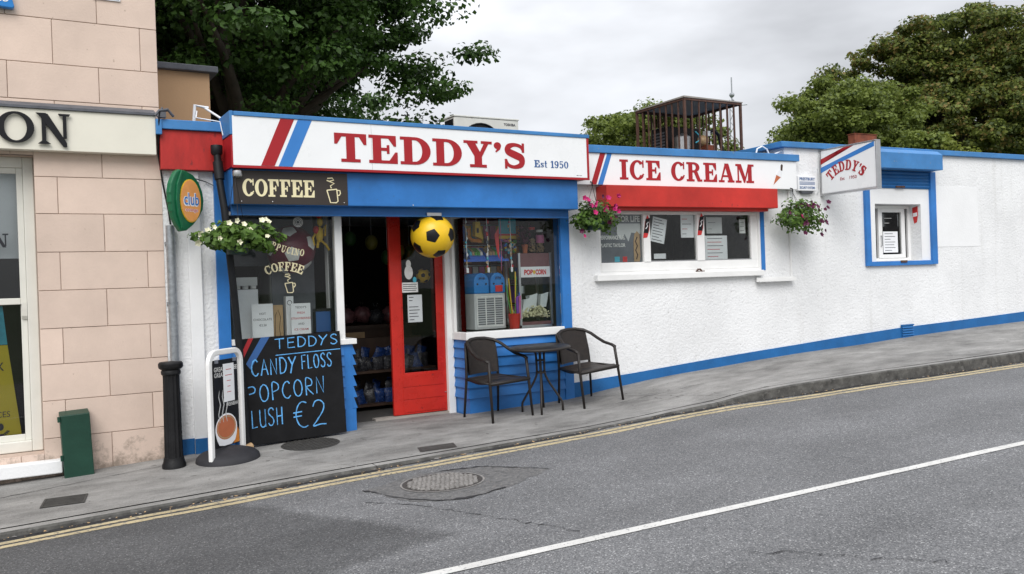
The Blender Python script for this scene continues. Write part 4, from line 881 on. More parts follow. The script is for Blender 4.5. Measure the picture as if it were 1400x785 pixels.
one('window_sill', 'white', WG, lambda b: wbox(b, .37, 1.583, 3.20, 1.664, -.02, .085), bevel=.008)
one('catch', 'bar_rust', WG, lambda b: (b.tube([(2.0, -.05, 1.668), (2.03, -.05, 1.70), (2.07, -.05, 1.70), (2.1, -.05, 1.668)], .012), b.box(2.03, -.06, 1.667, 2.14, -.03, 1.68)))
rb = one('shutter_box', 'red', WG, lambda b: wbox(b, .44, 2.535, 3.345, 2.81, .0, .25), bevel=.006)
one('shutter_lath', 'red', rb, lambda b: wbox(b, .46, 2.495, 3.23, 2.534, .06, .17))
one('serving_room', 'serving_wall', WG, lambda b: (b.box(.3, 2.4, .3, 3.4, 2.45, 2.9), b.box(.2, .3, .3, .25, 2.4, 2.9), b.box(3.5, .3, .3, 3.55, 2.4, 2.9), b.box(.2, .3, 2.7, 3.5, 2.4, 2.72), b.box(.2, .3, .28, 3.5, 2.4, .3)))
one('counter', 'wood_dark', WG, lambda b: b.box(.4, .31, 1.5, 3.3, .75, 1.62))
# white cable tray and trunking
one('trunking', 'white', WG, lambda b: (wbox(b, 3.775, 1.50, 3.80, 2.83, .001, .03),), bevel=.003)
one('cable_tray', 'white', WG, lambda b: (wbox(b, 3.09, 1.49, 3.80, 1.555, .031, .05), wbox(b, 3.09, 1.49, 3.80, 1.498, .05, .10), wbox(b, 3.09, 1.499, 3.80, 1.54, .095, .10)), bevel=.002)
# ice cream board
ic = thing('shop_sign', 'white fascia sign reading ICE CREAM with a cone picture', 'sign', (2.0, -.06, 2.83), in_wing=True)
one('panel', 'signwhite', ic, lambda b: wbox(b, .02, 2.828, 3.872, 3.235, .002, .10), bevel=.003)
one('capping', 'blue_cap', ic, lambda b: wbox(b, .02, 3.237, 3.915, 3.335, -.25, .125), bevel=.006)
fr = Fr((0, -.1005, 0))
one('red_stripe', 'signred', ic, lambda b: b.poly(fr, [(.307, 2.83), (.388, 2.83), (.540, 3.234), (.459, 3.234)], 0, .002))
one('blue_stripe', 'signblue', ic, lambda b: b.poly(fr, [(.410, 2.83), (.487, 2.83), (.640, 3.234), (.570, 3.234)], 0, .002))
word(ic, fr, 'ICE CREAM', .755, 2.903, .262, 2.29, 'signred', .003, gap=.10, space=.55)
one('cone_emblem', 'terracotta', ic, lambda b: b.poly(fr, [(3.415, 2.885), (3.475, 3.03), (3.56, 3.00)], 0, .002))
one('ice_emblem', 'paper', ic, lambda b: b.poly(fr, [(3.47, 3.03), (3.50, 3.08), (3.55, 3.10), (3.585, 3.06), (3.565, 2.995)], 0, .003))
one('flake_emblem', 'wood_dark', ic, lambda b: b.poly(fr, [(3.56, 3.10), (3.59, 3.09), (3.605, 3.17), (3.585, 3.19), (3.565, 3.17)], 0, .004))
# right hatch
one('shutter_channel', 'blue', WG, lambda b: wbox(b, 5.35, 1.67, 5.452, 3.17, .001, .05), bevel=.004)
one('shutter_channel', 'blue', WG, lambda b: wbox(b, 6.865, 1.67, 6.99, 3.17, .001, .05), bevel=.004)
one('shutter_channel', 'blue', WG, lambda b: wbox(b, 5.453, 1.665, 6.864, 1.735, .001, .045), bevel=.004)
one('hatch_surround', 'white_smooth', WG, lambda b: (wbox(b, 5.453, 1.736, 5.60, 2.90, .0005, .006), wbox(b, 6.66, 1.736, 6.864, 2.90, .0005, .006), wbox(b, 5.60, 2.645, 6.66, 2.90, .0005, .006)))
one('latch', 'bar_rust', WG, lambda b: b.box(6.10, -.06, 1.71, 6.24, -.046, 1.745))
hb = one('shutter_box', 'blue_cap', WG, lambda b: b.poly(Fr((5.35, 0, 0), (0, -1, 0)), [(.001, 3.175), (.25, 3.175), (.25, 3.42), (.16, 3.485), (.001, 3.485)], -1.56, 0), bevel=.006)
for i in range(5): one('slat', 'blue_plinth', hb, lambda b: b.poly(Fr((5.453, 0, 0), (0, -1, 0)), [(.008, 2.892+i*.056), (.02, 2.892+i*.056), (.034, 2.92+i*.056), (.02, 2.946+i*.056), (.008, 2.946+i*.056)], -1.41, 0))
one('shutter_lock', 'bar_rust', hb, lambda b: b.box(6.05, -.052, 2.90, 6.25, -.035, 2.93))
hw = one('hatch_window', 'white', WG, lambda b: (wbox(b, 5.60, 1.745, 5.64, 2.64, -.24, -.2), wbox(b, 6.60, 1.745, 6.66, 2.64, -.24, -.2), wbox(b, 5.64, 2.59, 6.60, 2.64, -.24, -.2), wbox(b, 5.64, 1.745, 6.60, 1.79, -.24, -.2), wbox(b, 5.90, 1.79, 5.99, 2.59, -.235, -.19), wbox(b, 6.44, 1.79, 6.52, 2.59, -.235, -.19), wbox(b, 5.99, 2.53, 6.44, 2.59, -.235, -.19), wbox(b, 5.99, 1.79, 6.44, 1.85, -.235, -.19)), bevel=.004)
one('pane', 'glass', hw, lambda b: wbox(b, 5.99, 1.85, 6.44, 2.53, -.216, -.21))
one('handle', 'steel', hw, lambda b: b.tube([(5.945, .185, 1.98), (5.945, .16, 2.0), (5.945, .16, 2.13), (5.945, .185, 2.15)], .01))
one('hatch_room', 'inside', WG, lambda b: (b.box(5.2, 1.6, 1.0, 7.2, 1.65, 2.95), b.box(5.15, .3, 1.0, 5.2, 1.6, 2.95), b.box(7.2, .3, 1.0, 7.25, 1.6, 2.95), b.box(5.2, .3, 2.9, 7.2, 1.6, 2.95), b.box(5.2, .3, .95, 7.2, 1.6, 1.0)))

def notice(name, label, cat, fr, u0, v0, u1, v1, lines, tilt=0.0, in_wing=False, base=None, m='paper', group=None, w0=0.0, ink=('ink',)):
    cx, cy = (u0+u1)/2, (v0+v1)/2
    t = thing(name, label, cat, base or tuple(fr(cx, v0)), group, in_wing)
    f = Fr(fr(cx, cy), fr.ux*math.cos(tilt)+fr.uv*math.sin(tilt), fr.uv*math.cos(tilt)-fr.ux*math.sin(tilt)); a, b_ = (u1-u0)/2, (v1-v0)/2
    one('sheet', m, t, lambda b: b.rect(f, -a, -b_, a, b_, w0, w0+.002))
    for i, ln in enumerate(lines):
        if isinstance(ln, str): text(t, f, ln, 0, b_-(2*b_)*(i+.9)/(len(lines)+.6), b_*.75/(len(lines)+.6), ink[i % len(ink)], None, w0+.003, .005, align='CENTER')
        else: one('printed_line', ink[i % len(ink)], t, lambda b: b.rect(f, -a*.8, b_-(2*b_)*(i+.9)/(len(lines)+.6), -a*.8+1.6*a*ln, b_-(2*b_)*(i+.9)/(len(lines)+.6)+b_*.05, w0+.0025, w0+.003))
    return t
fw = Fr((0, .094, 0))
notice('price_list', 'tilted white printed price list in the serving window', 'notice', fw, 1.37, 2.08, 1.61, 2.42, [.7, .9, .5, .9, .8, .9, .6, .9], -.20, True)
notice('price_list', 'white notice with red print at the top of the middle serving pane', 'notice', fw, 1.87, 2.145, 2.095, 2.46, [.5, .9, .5, .4], 0, True, ink=('redink', 'ink'))
notice('price_list', 'two column white price list low in the right serving pane', 'notice', fw, 2.285, 1.835, 2.685, 2.17, [.85, .8, .9, .7, .85, .6], 0, True, ink=('ink', 'redink'))
notice('price_list', 'pale picture notice at the top of the right serving pane', 'notice', fw, 2.32, 2.20, 2.60, 2.43, [.6, .3], 0, True, m='plastic_grey')
notice('price_list', 'narrow cream card at the top right of the serving window', 'notice', fw, 2.92, 2.20, 3.03, 2.40, [.8, .8, .8], 0, True, m='t_white')
notice('price_list', 'small blank white card low in the middle serving pane', 'notice', fw, 1.40, 1.86, 1.60, 1.93, [], 0, True)
notice('poster', 'printed list on the right hatch glass', 'notice', Fr((0, .209, 0)), 6.02, 1.88, 6.36, 2.22, [.7, .9, .5, .9, .8, .9, .6], 0, True)
notice('poster', 'pale green and white sticker at the top of the hatch glass', 'notice', Fr((0, .209, 0)), 6.02, 2.30, 6.38, 2.50, [.6, .4], 0, True, m='clear', ink=('t_white',))
# sports drink poster in the left serving pane
pt = thing('poster', 'black and pale drink poster reading FUEL FOR LIFE in the left serving pane', 'poster', (.85, .1, 1.83), in_wing=True)
one('sheet', 'grey_card', pt, lambda b: b.box(.515, .080, 1.822, 1.185, .084, 2.46), label='dark lower part of poster')
fr = Fr((0, .079, 0))
one('pale_panel', 'plastic_grey', pt, lambda b: b.poly(fr, [(.80, 2.20), (.86, 2.12), (.92, 2.20), (.98, 2.10), (1.03, 2.22), (1.18, 2.20), (1.18, 2.34), (.80, 2.34)], 0, .001))
text(pt, fr, 'FUEL FOR LIFE', .60, 2.365, .078, 't_white', .57, .003, .03)
text(pt, fr, 'PERFORMANCE FUEL', .525, 2.13, .05, 't_white', .40, .003, .03); text(pt, fr, 'PLASTIC TAYLOR', .525, 2.03, .045, 't_white', .40, .003, .03)
one('blue_badge', 't_cyan', pt, lambda b: b.rect(fr, .75, 1.83, .83, 1.90, 0, .002)); one('red_badge', 't_red', pt, lambda b: b.rect(fr, .88, 1.83, .95, 1.90, 0, .002))
hd = one('hot_dog_picture', 't_tan', pt, lambda b: b.poly(fr, [(1.06, 1.83), (1.15, 1.83), (1.165, 1.9), (1.16, 2.2), (1.12, 2.24), (1.08, 2.2), (1.06, 2.1)], 0, .0035))
one('mustard', 'wood_dark', hd, lambda b: b.ribbon(fr, [(1.10, 1.86), (1.12, 1.92), (1.09, 1.98), (1.12, 2.04), (1.09, 2.10), (1.12, 2.16)], .018, .003, .0045))
for u, z in ((1.245, 2.3), (2.165, 2.33)):
    t = thing('ice_pop_sticker', 'red and black ice bar sticker on the %s white window bar' % ('left' if u < 2 else 'right'), 'sticker', (u, .02, z-.15), in_wing=True)
    f = Fr((u, .0185, z), (math.cos(-.2), 0, math.sin(-.2)), (-math.sin(-.2), 0, math.cos(-.2)))
    one('wrapper', 't_red', t, lambda b: b.poly(f, [(-.035, -.17), (.03, -.15), (.045, -.05), (.03, .1), (-.02, .15), (-.04, .05)], 0, .002)); one('band', 'black', t, lambda b: b.poly(f, [(-.037, -.10), (.038, -.09), (.03, .12), (-.037, .09)], .0005, .003)); one('script', 'paper', t, lambda b: b.ribbon(f, [(-.015, -.04), (.01, .0), (-.01, .03), (.015, .06)], .014, .0025, .004))
t = thing('ice_pop_sticker', 'red and white ice bar sticker on the right reveal of the hatch', 'sticker', (6.659, .1, 2.35), in_wing=True)
f = Fr((6.6585, .10, 2.48), (0, -1, 0)); one('wrapper', 't_red', t, lambda b: b.poly(f, [(-.05, .12), (.05, .14), (.055, 0), (.03, -.12), (-.02, -.14), (-.05, 0)], 0, .002)); one('band', 'paper', t, lambda b: b.poly(f, [(-.04, -.03), (.04, -.02), (.04, .04), (-.04, .03)], .0005, .003))
# alarm box on the wing
al = thing('alarm_box', 'white security alarm box beside the ice cream sign', 'alarm box', (4.1, -.03, 2.8), in_wing=True)
one('case', 'paper', al, lambda b: wbox(b, 3.94, 2.815, 4.30, 3.035, .001, .06), bevel=.008); one('beacon', 'lead', al, lambda b: b.hexa([(4.03, -.05, 2.775), (4.22, -.05, 2.775), (4.22, -.005, 2.775), (4.03, -.005, 2.775)], [(4.0, -.055, 2.814), (4.25, -.055, 2.814), (4.25, -.002, 2.814), (4.0, -.002, 2.814)]))
fr = Fr((0, -.061, 0)); text(al, fr, 'PRESTBURY', 3.965, 2.97, .04, 'lettblue', .31, .001, .03); text(al, fr, 'SECURITY SYSTEMS', 3.965, 2.845, .033, 'lettblue', .31, .001, .03)
for i in range(3): one('printed_line', 'lettblue', al, lambda b: b.rect(fr, 3.965, 2.905+i*.018, 4.275, 2.913+i*.018, 0, .001))
# projecting sign
ps = thing('projecting_sign', "white double sided sign with arched TEDDY'S lettering sticking out over the pavement", 'sign', (4.5, -.5, 2.75), in_wing=True)
one('case', 'signwhite', ps, lambda b: b.box(4.44, -1.03, 2.772, 4.52, -.03, 3.42), bevel=.012)
one('frame', 'steel', ps, lambda b: (b.box(4.432, -1.045, 2.748, 4.528, -.015, 2.771), b.box(4.432, -1.045, 3.421, 4.528, -.015, 3.436), b.box(4.432, -1.045, 2.7715, 4.528, -1.031, 3.4205), b.box(4.432, -.029, 2.7715, 4.528, -.015, 3.4205)), bevel=.003)
one('bracket', 'steel', ps, lambda b: (b.box(4.48, -.016, 2.79, 4.52, -.001, 2.83), b.box(4.48, -.016, 3.36, 4.52, -.001, 3.40)))
f = Fr((4.4395, -.03, 2.772), (0, -1, 0))      # face towards the left: u runs out from the wall
one('red_stripe', 'signred', ps, lambda b: b.poly(f, [(.0, .44), (.0, .52), (.62, .64), (.44, .64)], 0, .002))
one('blue_stripe', 'signblue', ps, lambda b: b.poly(f, [(.0, .315), (.0, .395), (.98, .645), (.98, .575), (.30, .41)], 0, .002))
arcword(ps, f, "TEDDY'S", .47, -.06, .36, .15, 'signred', 100, .003, sx=.72)
text(ps, f, 'Est', .36, .165, .045, 'signred', .08, .002, .01); text(ps, f, '1950', .52, .165, .045, 'signred', .13, .002, .01)
one('sign_cable', 'plastic_grey', ps, lambda b: b.tube([(4.5, -.01, 3.40), (4.42, -.02, 3.36), (4.40, -.02, 3.1), (4.40, -.02, 2.85), (4.36, -.02, 2.78)], .008))

# ================================================================== ON THE ROOFS
cg = thing('roof_cage', 'rusty brown barred cage with sheet top standing on the flat roof', 'cage', (9.8, 1.5, 3.1))
cx0, cx1, cy0, cy1, cz0, cz1 = 9.22, 10.40, 1.0, 2.16, 3.12, 4.33
for x in (cx0, cx1):
    for y in (cy0, cy1): one('corner_post', 'bar_rust', cg, lambda b: b.box(x-.018, y-.018, cz0, x+.018, y+.018, cz1))
for i in range(1, 8):
    f_ = i/8; x = cx0+(cx1-cx0)*f_; y = cy0+(cy1-cy0)*f_
    for p, q in ((x, cy0), (x, cy1), (cx0, y), (cx1, y)): one('bar', 'bar_rust', cg, lambda b: b.box(p-.010, q-.010, cz0+.02, p+.010, q+.010, cz1))
one('rail', 'bar_rust', cg, lambda b: (b.box(cx0-.02, cy0-.02, cz1, cx1+.02, cy0+.02, cz1+.035), b.box(cx0-.02, cy1-.02, cz1, cx1+.02, cy1+.02, cz1+.035), b.box(cx0-.02, cy0+.02, cz1, cx0+.02, cy1-.02, cz1+.035), b.box(cx1-.02, cy0+.02, cz1, cx1+.02, cy1-.02, cz1+.035)))
one('top_sheet', 'sheet', cg, lambda b: b.hexa([(cx0-.03, cy0-.03, cz1+.036), (cx1+.03, cy0-.03, cz1+.036), (cx1+.03, cy1+.03, cz1+.036), (cx0-.03, cy1+.03, cz1+.036)], [(cx0-.03, cy0-.03, cz1+.062), (cx1+.03, cy0-.03, cz1+.05), (cx1+.03, cy1+.03, cz1+.05), (cx0-.03, cy1+.03, cz1+.05)]), label='pale metal sheet with a brown edge')
t = thing('condenser_unit', 'black condenser box with fan coil inside the roof cage', 'machine', (9.7, 1.6, 3.1))
one('case', 'black', t, lambda b: b.box(9.45, 1.72, 3.12, 10.2, 2.08, 4.06), bevel=.01); one('side_grille', 'lead', t, lambda b: [b.box(9.446, 1.75, 3.2+i*.05, 9.449, 2.05, 3.225+i*.05) for i in range(16)])
one('coil', 'steel', t, lambda b: b.lathe([(.05, 0), (.13, .03), (.13, .30), (.05, .36), (0, .37)], (9.60, 1.50, 3.55), 18), smooth=True)
t = thing('compressor', 'tan and brown compressor motor inside the roof cage', 'machine', (9.95, 1.2, 3.1))
one('motor', 't_tan', t, lambda b: b.ball((9.95, 1.4, 3.80), (.10, .09, .09), 14, 10), smooth='all'); one('box', 't_white', t, lambda b: b.box(9.95, 1.32, 3.87, 10.04, 1.4, 3.95)); one('base', 'rust', t, lambda b: b.box(9.93, 1.3, 3.12, 10.08, 1.48, 3.72)); one('hose', 'black', t, lambda b: b.tube([(10.0, 1.4, 3.90), (10.14, 1.35, 3.98), (10.25, 1.35, 3.90), (10.33, 1.35, 3.6), (10.34, 1.25, 3.15)], .03)); one('blue_hose', 't_cyan', t, lambda b: b.tube([(9.70, 1.3, 3.92), (9.78, 1.3, 3.86), (9.78, 1.3, 3.78), (9.70, 1.3, 3.74)], .01))
ac = thing('air_conditioner', 'pale outdoor air conditioning unit lettered TOSHIBA behind the big sign', 'machine', (6.3, 2.2, 3.15))
one('case', 'ac_white', ac, lambda b: b.box(5.745, 2.0, 3.2, 6.825, 2.32, 4.03), bevel=.012); one('top_lid', 'ac_white', ac, lambda b: b.box(5.735, 1.99, 4.031, 6.835, 2.33, 4.055), bevel=.006); one('feet', 'lead', ac, lambda b: (b.box(5.85, 2.0, 3.15, 5.95, 2.32, 3.2), b.box(6.6, 2.0, 3.15, 6.7, 2.32, 3.2)))
def fan(b):
    for r in (.08, .15, .22, .29, .35): b.tube([(6.18+r*math.cos(a), 1.985, 3.60+r*math.sin(a)) for a in [2*math.pi*i/28 for i in range(29)]], .012, 6)
one('fan_guard', 'black', ac, fan); one('fan_recess', 'black', ac, lambda b: b.poly(Fr((6.18, 1.999, 3.60)), [(.35*math.cos(R(a)), .35*math.sin(R(a))) for a in range(0, 360, 12)], 0, .002))
text(ac, Fr((0, 1.998, 0)), 'TOSHIBA', 6.57, 3.945, .035, 'ink', .20, .002, .03); one('side_grille', 'black', ac, lambda b: b.box(5.735, 2.03, 3.6, 5.744, 2.29, 4.0))
t = thing('aerial_bracket', 'white bracket and cables on the roof above the red fascia', 'bracket', (1.95, .3, 3.33))
one('arm', 'paper', t, lambda b: (b.tube([(1.86, .5, 3.38), (1.88, .5, 3.62), (2.02, .5, 3.60)], .018), b.tube([(1.98, .5, 3.60), (2.20, .3, 3.40)], .012))); one('cable', 'paper', t, lambda b: (b.tube([(1.9, .5, 3.56), (1.85, .3, 3.45), (1.9, .0, 3.38), (2.0, -.13, 3.34), (2.02, -.15, 3.2)], .006), b.tube([(1.5, .1, 3.36), (1.7, .2, 3.34), (1.9, .1, 3.345)], .006)))
t = thing('wall_cable', 'dark cable running from the grey pole up the corner', 'cable', (1.46, -.05, 2.3))
one('cable', 'black', t, lambda b: b.tube([(1.50, -.06, 2.3), (1.49, -.03, 2.45), (1.45, -.02, 2.7), (1.415, -.03, 3.0), (1.41, -.14, 3.25), (1.42, -.16, 3.40), (1.50, -.12, 3.42)], .009)); one('junction', 'lead', t, lambda b: (b.tube([(1.38, -.15, 3.36), (1.42, -.15, 3.41), (1.50, -.13, 3.43), (1.56, -.1, 3.37)], .014), b.tube([(1.40, -.15, 3.35), (1.45, -.14, 3.44), (1.47, -.12, 3.38)], .012), b.box(1.41, -.16, 3.345, 1.48, -.1, 3.40)))
t = thing('rusty_tank', 'rusty brown metal box peeping over the wall behind the projecting sign', 'box', (5.76, .4, 3.4), in_wing=True)
one('body', 'rust', t, lambda b: b.box(5.56, .30, 3.3, 6.06, .44, 3.79), bevel=.006); one('lid', 'rust', t, lambda b: b.box(5.55, .29, 3.791, 6.07, .45, 3.80))
t = thing('roof_cables', 'loop of white cables lying where the two roofs meet', 'cable', (3.75, .2, 3.3), in_wing=True)
one('loop', 'paper', t, lambda b: b.tube([(3.33, .15, 3.34), (3.36, .15, 3.44), (3.46, .15, 3.48), (3.55, .15, 3.44), (3.60, .15, 3.34)], .012)); one('tail', 'paper', t, lambda b: b.tube([(3.6, .05, 3.36), (3.72, .04, 3.40), (3.80, .03, 3.37), (3.9, .0, 3.38)], .010))
t = thing('old_wall', 'grey stone wall seen between the cage and the right parapet', 'wall', (24, 12, .4))
one('masonry', 'kerb', t, lambda b: b.box(18, 12, -.6, 27, 12.5, 5.25)); one('coping', 'sheet', t, lambda b: b.box(17.9, 11.9, 5.25, 27.1, 12.6, 5.4))
# far masts
for lab, X, Y, z1, w in (('lattice radio mast seen behind the roof cage', 68.8, 60, 22.9, .5), ('thin mast top above the tallest tree at right', 117, 60, 44.0, .12)):
    t = thing('radio_mast', lab, 'mast', (X, Y, -2.9))
    one('legs', 'galv', t, lambda b: [b.tube([(X+w*math.cos(a), Y+w*math.sin(a), -2.9), (X+w*.5*math.cos(a), Y+w*.5*math.sin(a), z1-2.4)], .06, 6) for a in (0, 2.1, 4.2)])
    def lat(b):
        z = 0; i = 0
        while z < z1-2.6:
            a0_, a1_ = (0, 2.1) if i % 2 else (2.1, 4.2); k0 = w*(1-.5*z/z1); b.tube([(X+k0*math.cos(a0_), Y+k0*math.sin(a0_), z), (X+k0*math.cos(a1_), Y+k0*math.sin(a1_), z+.7)], .035, 5); z += .7; i += 1
    one('lattice', 'galv', t, lat, kind='stuff'); one('aerial', 'galv', t, lambda b: (b.tube([(X, Y, z1-2.5), (X, Y, z1)], .07, 6), b.tube([(X-1.3, Y+.9, z1-3.2), (X+1.3, Y-.9, z1-3.0)], .06, 6), b.ball((X, Y, z1-1.9), .28, 8, 6)))

# ================================================================== IN FRONT OF THE SHOP
# bollard
bl = thing('bollard', 'black fluted cast iron bollard standing before the grey pole', 'bollard', (1.39, -.46, pz(1.39, -.46)))
z0 = pz(1.39, -.46)
def flute(b):
    n = 48; prof = [(.0, 1), (.10, 1), (.16, .95), (.87, .88), (.90, .88)]
    V = []; zs = [.09, .12, .85, .88]; rs = [.086, .083, .074, .076]
    for z, r in zip(zs, rs):
        for j in range(n): q = 2*math.pi*j/n; rr = r*(1-.08*(1 if j % 4 in (1, 2) else 0)); V.append((1.39+rr*math.cos(q), -.46+rr*math.sin(q), z0+z))
    b.add(V, [(i*n+j, i*n+(j+1) % n, (i+1)*n+(j+1) % n, (i+1)*n+j) for i in range(3) for j in range(n)])
one('shaft', 'iron', bl, flute, smooth=True)
one('base', 'iron', bl, lambda b: b.lathe([(.108, -.05), (.108, .03), (.098, .05), (.09, .095), (.0, .096)], (1.39, -.46, z0), 32), smooth=True)
one('cap', 'iron', bl, lambda b: b.lathe([(.078, .875), (.088, .885), (.090, .91), (.082, .925), (.105, .94), (.112, .955), (.112, .985), (.10, 1.0), (.0, 1.008)], (1.39, -.46, z0), 32), smooth=True)
# grey pole
t = thing('steel_pole', 'grey galvanised conduit pole fixed against the wall corner behind the bollard', 'pole', (1.495, -.06, 0))
one('pipe', 'galv', t, lambda b: b.tube([(1.495, -.06, -.1), (1.495, -.06, 2.29)], .043, 16), smooth=True); [one('clip', 'galv', t, lambda b: b.box(1.445, -.07, z, 1.545, -.005, z+.03)) for z in (.6, 1.5, 2.1)]
# green cabinet
gb = thing('meter_cabinet', 'small dark green metal cabinet leaning against the foot of the beige wall', 'cabinet', (.60, -.11, pz(.6, -.11)))
gb.rotation_euler.y = R(-2.2); OFF[gb.name] = V3((.60, -.11, 0))
one('case', 'green_box', gb, lambda b: b.hexa([(.475, -.20, -.02), (.725, -.20, -.02), (.725, -.02, -.02), (.475, -.02, -.02)], [(.475, -.19, .575), (.725, -.19, .575), (.725, -.02, .60), (.475, -.02, .60)]), bevel=.008)
for z in (.16, .52): one('hinge', 'green_box', gb, lambda b: b.tube([(.466, -.195, z), (.466, -.195, z+.05)], .014, 8))
# black drain pipe leaning out across the post
dp = thing('drain_pipe', 'black plastic downpipe slanting down the blue post from the red fascia', 'pipe', (2.1, -.30, 0))
one('pipe', 'pipe_black', dp, lambda b: b.tube([(1.945, -.19, 3.02), (1.955, -.24, 2.70), (1.975, -.30, 2.44), (2.045, -.27, 1.6), (2.095, -.20, 1.02), (2.125, -.195, .4), (2.14, -.195, pz(2.14, -.195))], .036, 14), smooth=True)
one('hopper', 'pipe_black', dp, lambda b: b.lathe([(.045, 0), (.058, .02), (.060, .09), (.055, .10), (.05, .02)], (1.945, -.185, 2.99), 16), smooth=True)
one('collar', 'pipe_black', dp, lambda b: b.tube([(1.947, -.205, 2.92), (1.953, -.235, 2.74)], .049, 14), smooth=True)
# club sign shaped like a leaf
cs = thing('leaf_sign', 'green leaf shaped projecting sign with an orange oval reading club orange', 'sign', (1.62, -.2, 2.2))
f = Fr((1.645, -.28, 2.515), (.82, .57, 0))
leaf = [(-.09, .305), (-.01, .30), (.09, .265), (.16, .20), (.205, .11), (.22, .02), (.205, -.07), (.15, -.15), (.07, -.23), (-.02, -.29), (-.09, -.30), (-.14, -.24), (-.17, -.19), (-.178, -.175), (-.19, -.12), (-.20, -.11), (-.205, -.04), (-.216, -.02), (-.214, .05), (-.22, .07), (-.205, .13), (-.20, .16), (-.17, .22), (-.13, .28)]
one('leaf', 'sign_green', cs, lambda b: b.poly(f, leaf, -.08, -.02), bevel=.012)
one('rib', 'sign_green', cs, lambda b: b.ribbon(f, [(-.07, .29), (-.125, .15), (-.14, 0), (-.125, -.15), (-.09, -.27)], [.02, .035, .04, .035, .02], -.02, .0), bevel=.004)
el = [(.035+.128*math.cos(R(a)), .005+.205*math.sin(R(a))) for a in range(0, 360, 12)]
one('oval', 'orange', cs, lambda b: b.poly(f, el, -.02, -.008)); one('oval_edge', 't_yel', cs, lambda b: b.poly(f, [(.035+(u-.035)*1.05, .005+(v-.005)*1.04) for u, v in el], -.021, -.012))
text(cs, f, 'club', -.065, -.04, .12, 'paper', .205, -.0072, .05, shear=.0); text(cs, f, 'club', -.060, -.035, .115, 'signblue', .195, -.006, .012); text(cs, f, 'orange', -.045, -.10, .035, 'paper', .17, -.0072, .05); text(cs, f, 'orange', -.042, -.098, .032, 't_red', .16, -.006, .005)
one('bracket', 'lead', cs, lambda b: (b.tube([(1.66, -.22, 2.72), (1.70, -.01, 2.76)], .010), b.tube([(1.66, -.22, 2.76), (1.86, -.02, 2.74), (1.93, -.05, 2.70)], .006)))
# pavement sign
AB = thing('pavement_sign', 'white framed pavement sign with a coffee cup picture on a black rubber base', 'sign', (1.88, -.42, pz(1.88, -.42)))
ax = V3((.37, .37, 0)).normalized(); f = Fr((1.695, -.675, pz(1.7, -.6)), ax)
fw_ = .535
def abase(b):
    n = 36; z_ = pz(1.9, -.42); V = []; pr = [(1, 0), (.98, .035), (.85, .07), (.5, .105), (.15, .125), (0.001, .128)]
    c_ = f(fw_/2, 0); px_ = V3((ax.y, -ax.x, 0))
    for r, z in pr:
        for j in range(n):
            q = 2*math.pi*j/n; p = c_+ax*(.31*r*math.cos(q))+px_*(.30*r*math.sin(q)); V.append((p.x, p.y, pz(p.x, p.y)+z))
    b.add(V, [(i*n+j, i*n+(j+1) % n, (i+1)*n+(j+1) % n, (i+1)*n+j) for i in range(len(pr)-1) for j in range(n)])
one('base', 'rubber', AB, abase, smooth='all')
def aframe(b):
    r = .11; H_ = 1.06; P = [(0, .0), (0, H_-r)]+[(r-r*math.cos(R(a)), H_-r+r*math.sin(R(a))) for a in (15, 30, 45, 60, 75, 90)]+[(fw_-r+r*math.sin(R(a)), H_-r+r*math.cos(R(a))) for a in (0, 15, 30, 45, 60, 75, 90)]+[(fw_, .0)]
    b.ribbon(f, P, .055, -.022, .022)
one('frame', 'white', AB, aframe, bevel=.010)
one('panel', 'black', AB, lambda b: b.rect(f, .06, .14, fw_-.06, .985, -.012, .006), bevel=.004)
f2 = Fr(f(0, 0, .0062), ax)
text(AB, f2, 'GREAT COFFEE', .07, .875, .042, 't_white', .39, .001, .01); text(AB, f2, 'GREAT BEAN', .07, .82, .042, 't_white', .33, .001, .01); text(AB, f2, 'GREENBEAN', .255, .525, .034, 't_white', .205, .001, .01)
cup_ = [(.245+.185*math.cos(R(a)), .31+.15*math.sin(R(a))) for a in range(-10, 195, 12)]+[(.085, .22), (.12, .165), (.20, .15), (.33, .15), (.39, .18), (.42, .24)]
one('cup', 'paper', AB, lambda b: b.poly(f2, cup_, .0005, .0015)); one('table_glow', 't_org', AB, lambda b: b.poly(f2, [(.36, .15), (.465, .15), (.465, .25), (.44, .30), (.41, .22)], .0005, .001))
one('coffee', 'terracotta', AB, lambda b: b.poly(f2, [(.245+.165*math.cos(R(a)), .325+.118*math.sin(R(a))) for a in range(0, 360, 15)], .0015, .0025)); one('crema_ring', 't_tan', AB, lambda b: b.ribbon(f2, [(.245+.150*math.cos(R(a)), .325+.105*math.sin(R(a))) for a in range(0, 361, 15)], .012, .0025, .003))
for dx in (.14, .20, .26): one('steam', 'plastic_grey', AB, lambda b: b.ribbon(f2, [(dx, .38), (dx-.02, .46), (dx+.015, .55), (dx-.01, .63), (dx+.005, .69)], [.006, .014, .016, .012, .004], .0032, .0038))
n_ = one('taped_note', 'paper', AB, lambda b: b.rect(f2, .215, .57, .40, .94, .0045, .006))
for i, w_ in enumerate((.09, .12, .07, .05, .07)): one('printed_line', 'redink', n_, lambda b: b.rect(f2, .307-w_/2, .88-i*.055, .307+w_/2, .886-i*.055, .0062, .0067))
one('clip', 'steel', AB, lambda b: (b.rect(f2, .08, .955, .14, .99, .0, .006), b.rect(f2, .39, .955, .45, .99, .0, .006)))
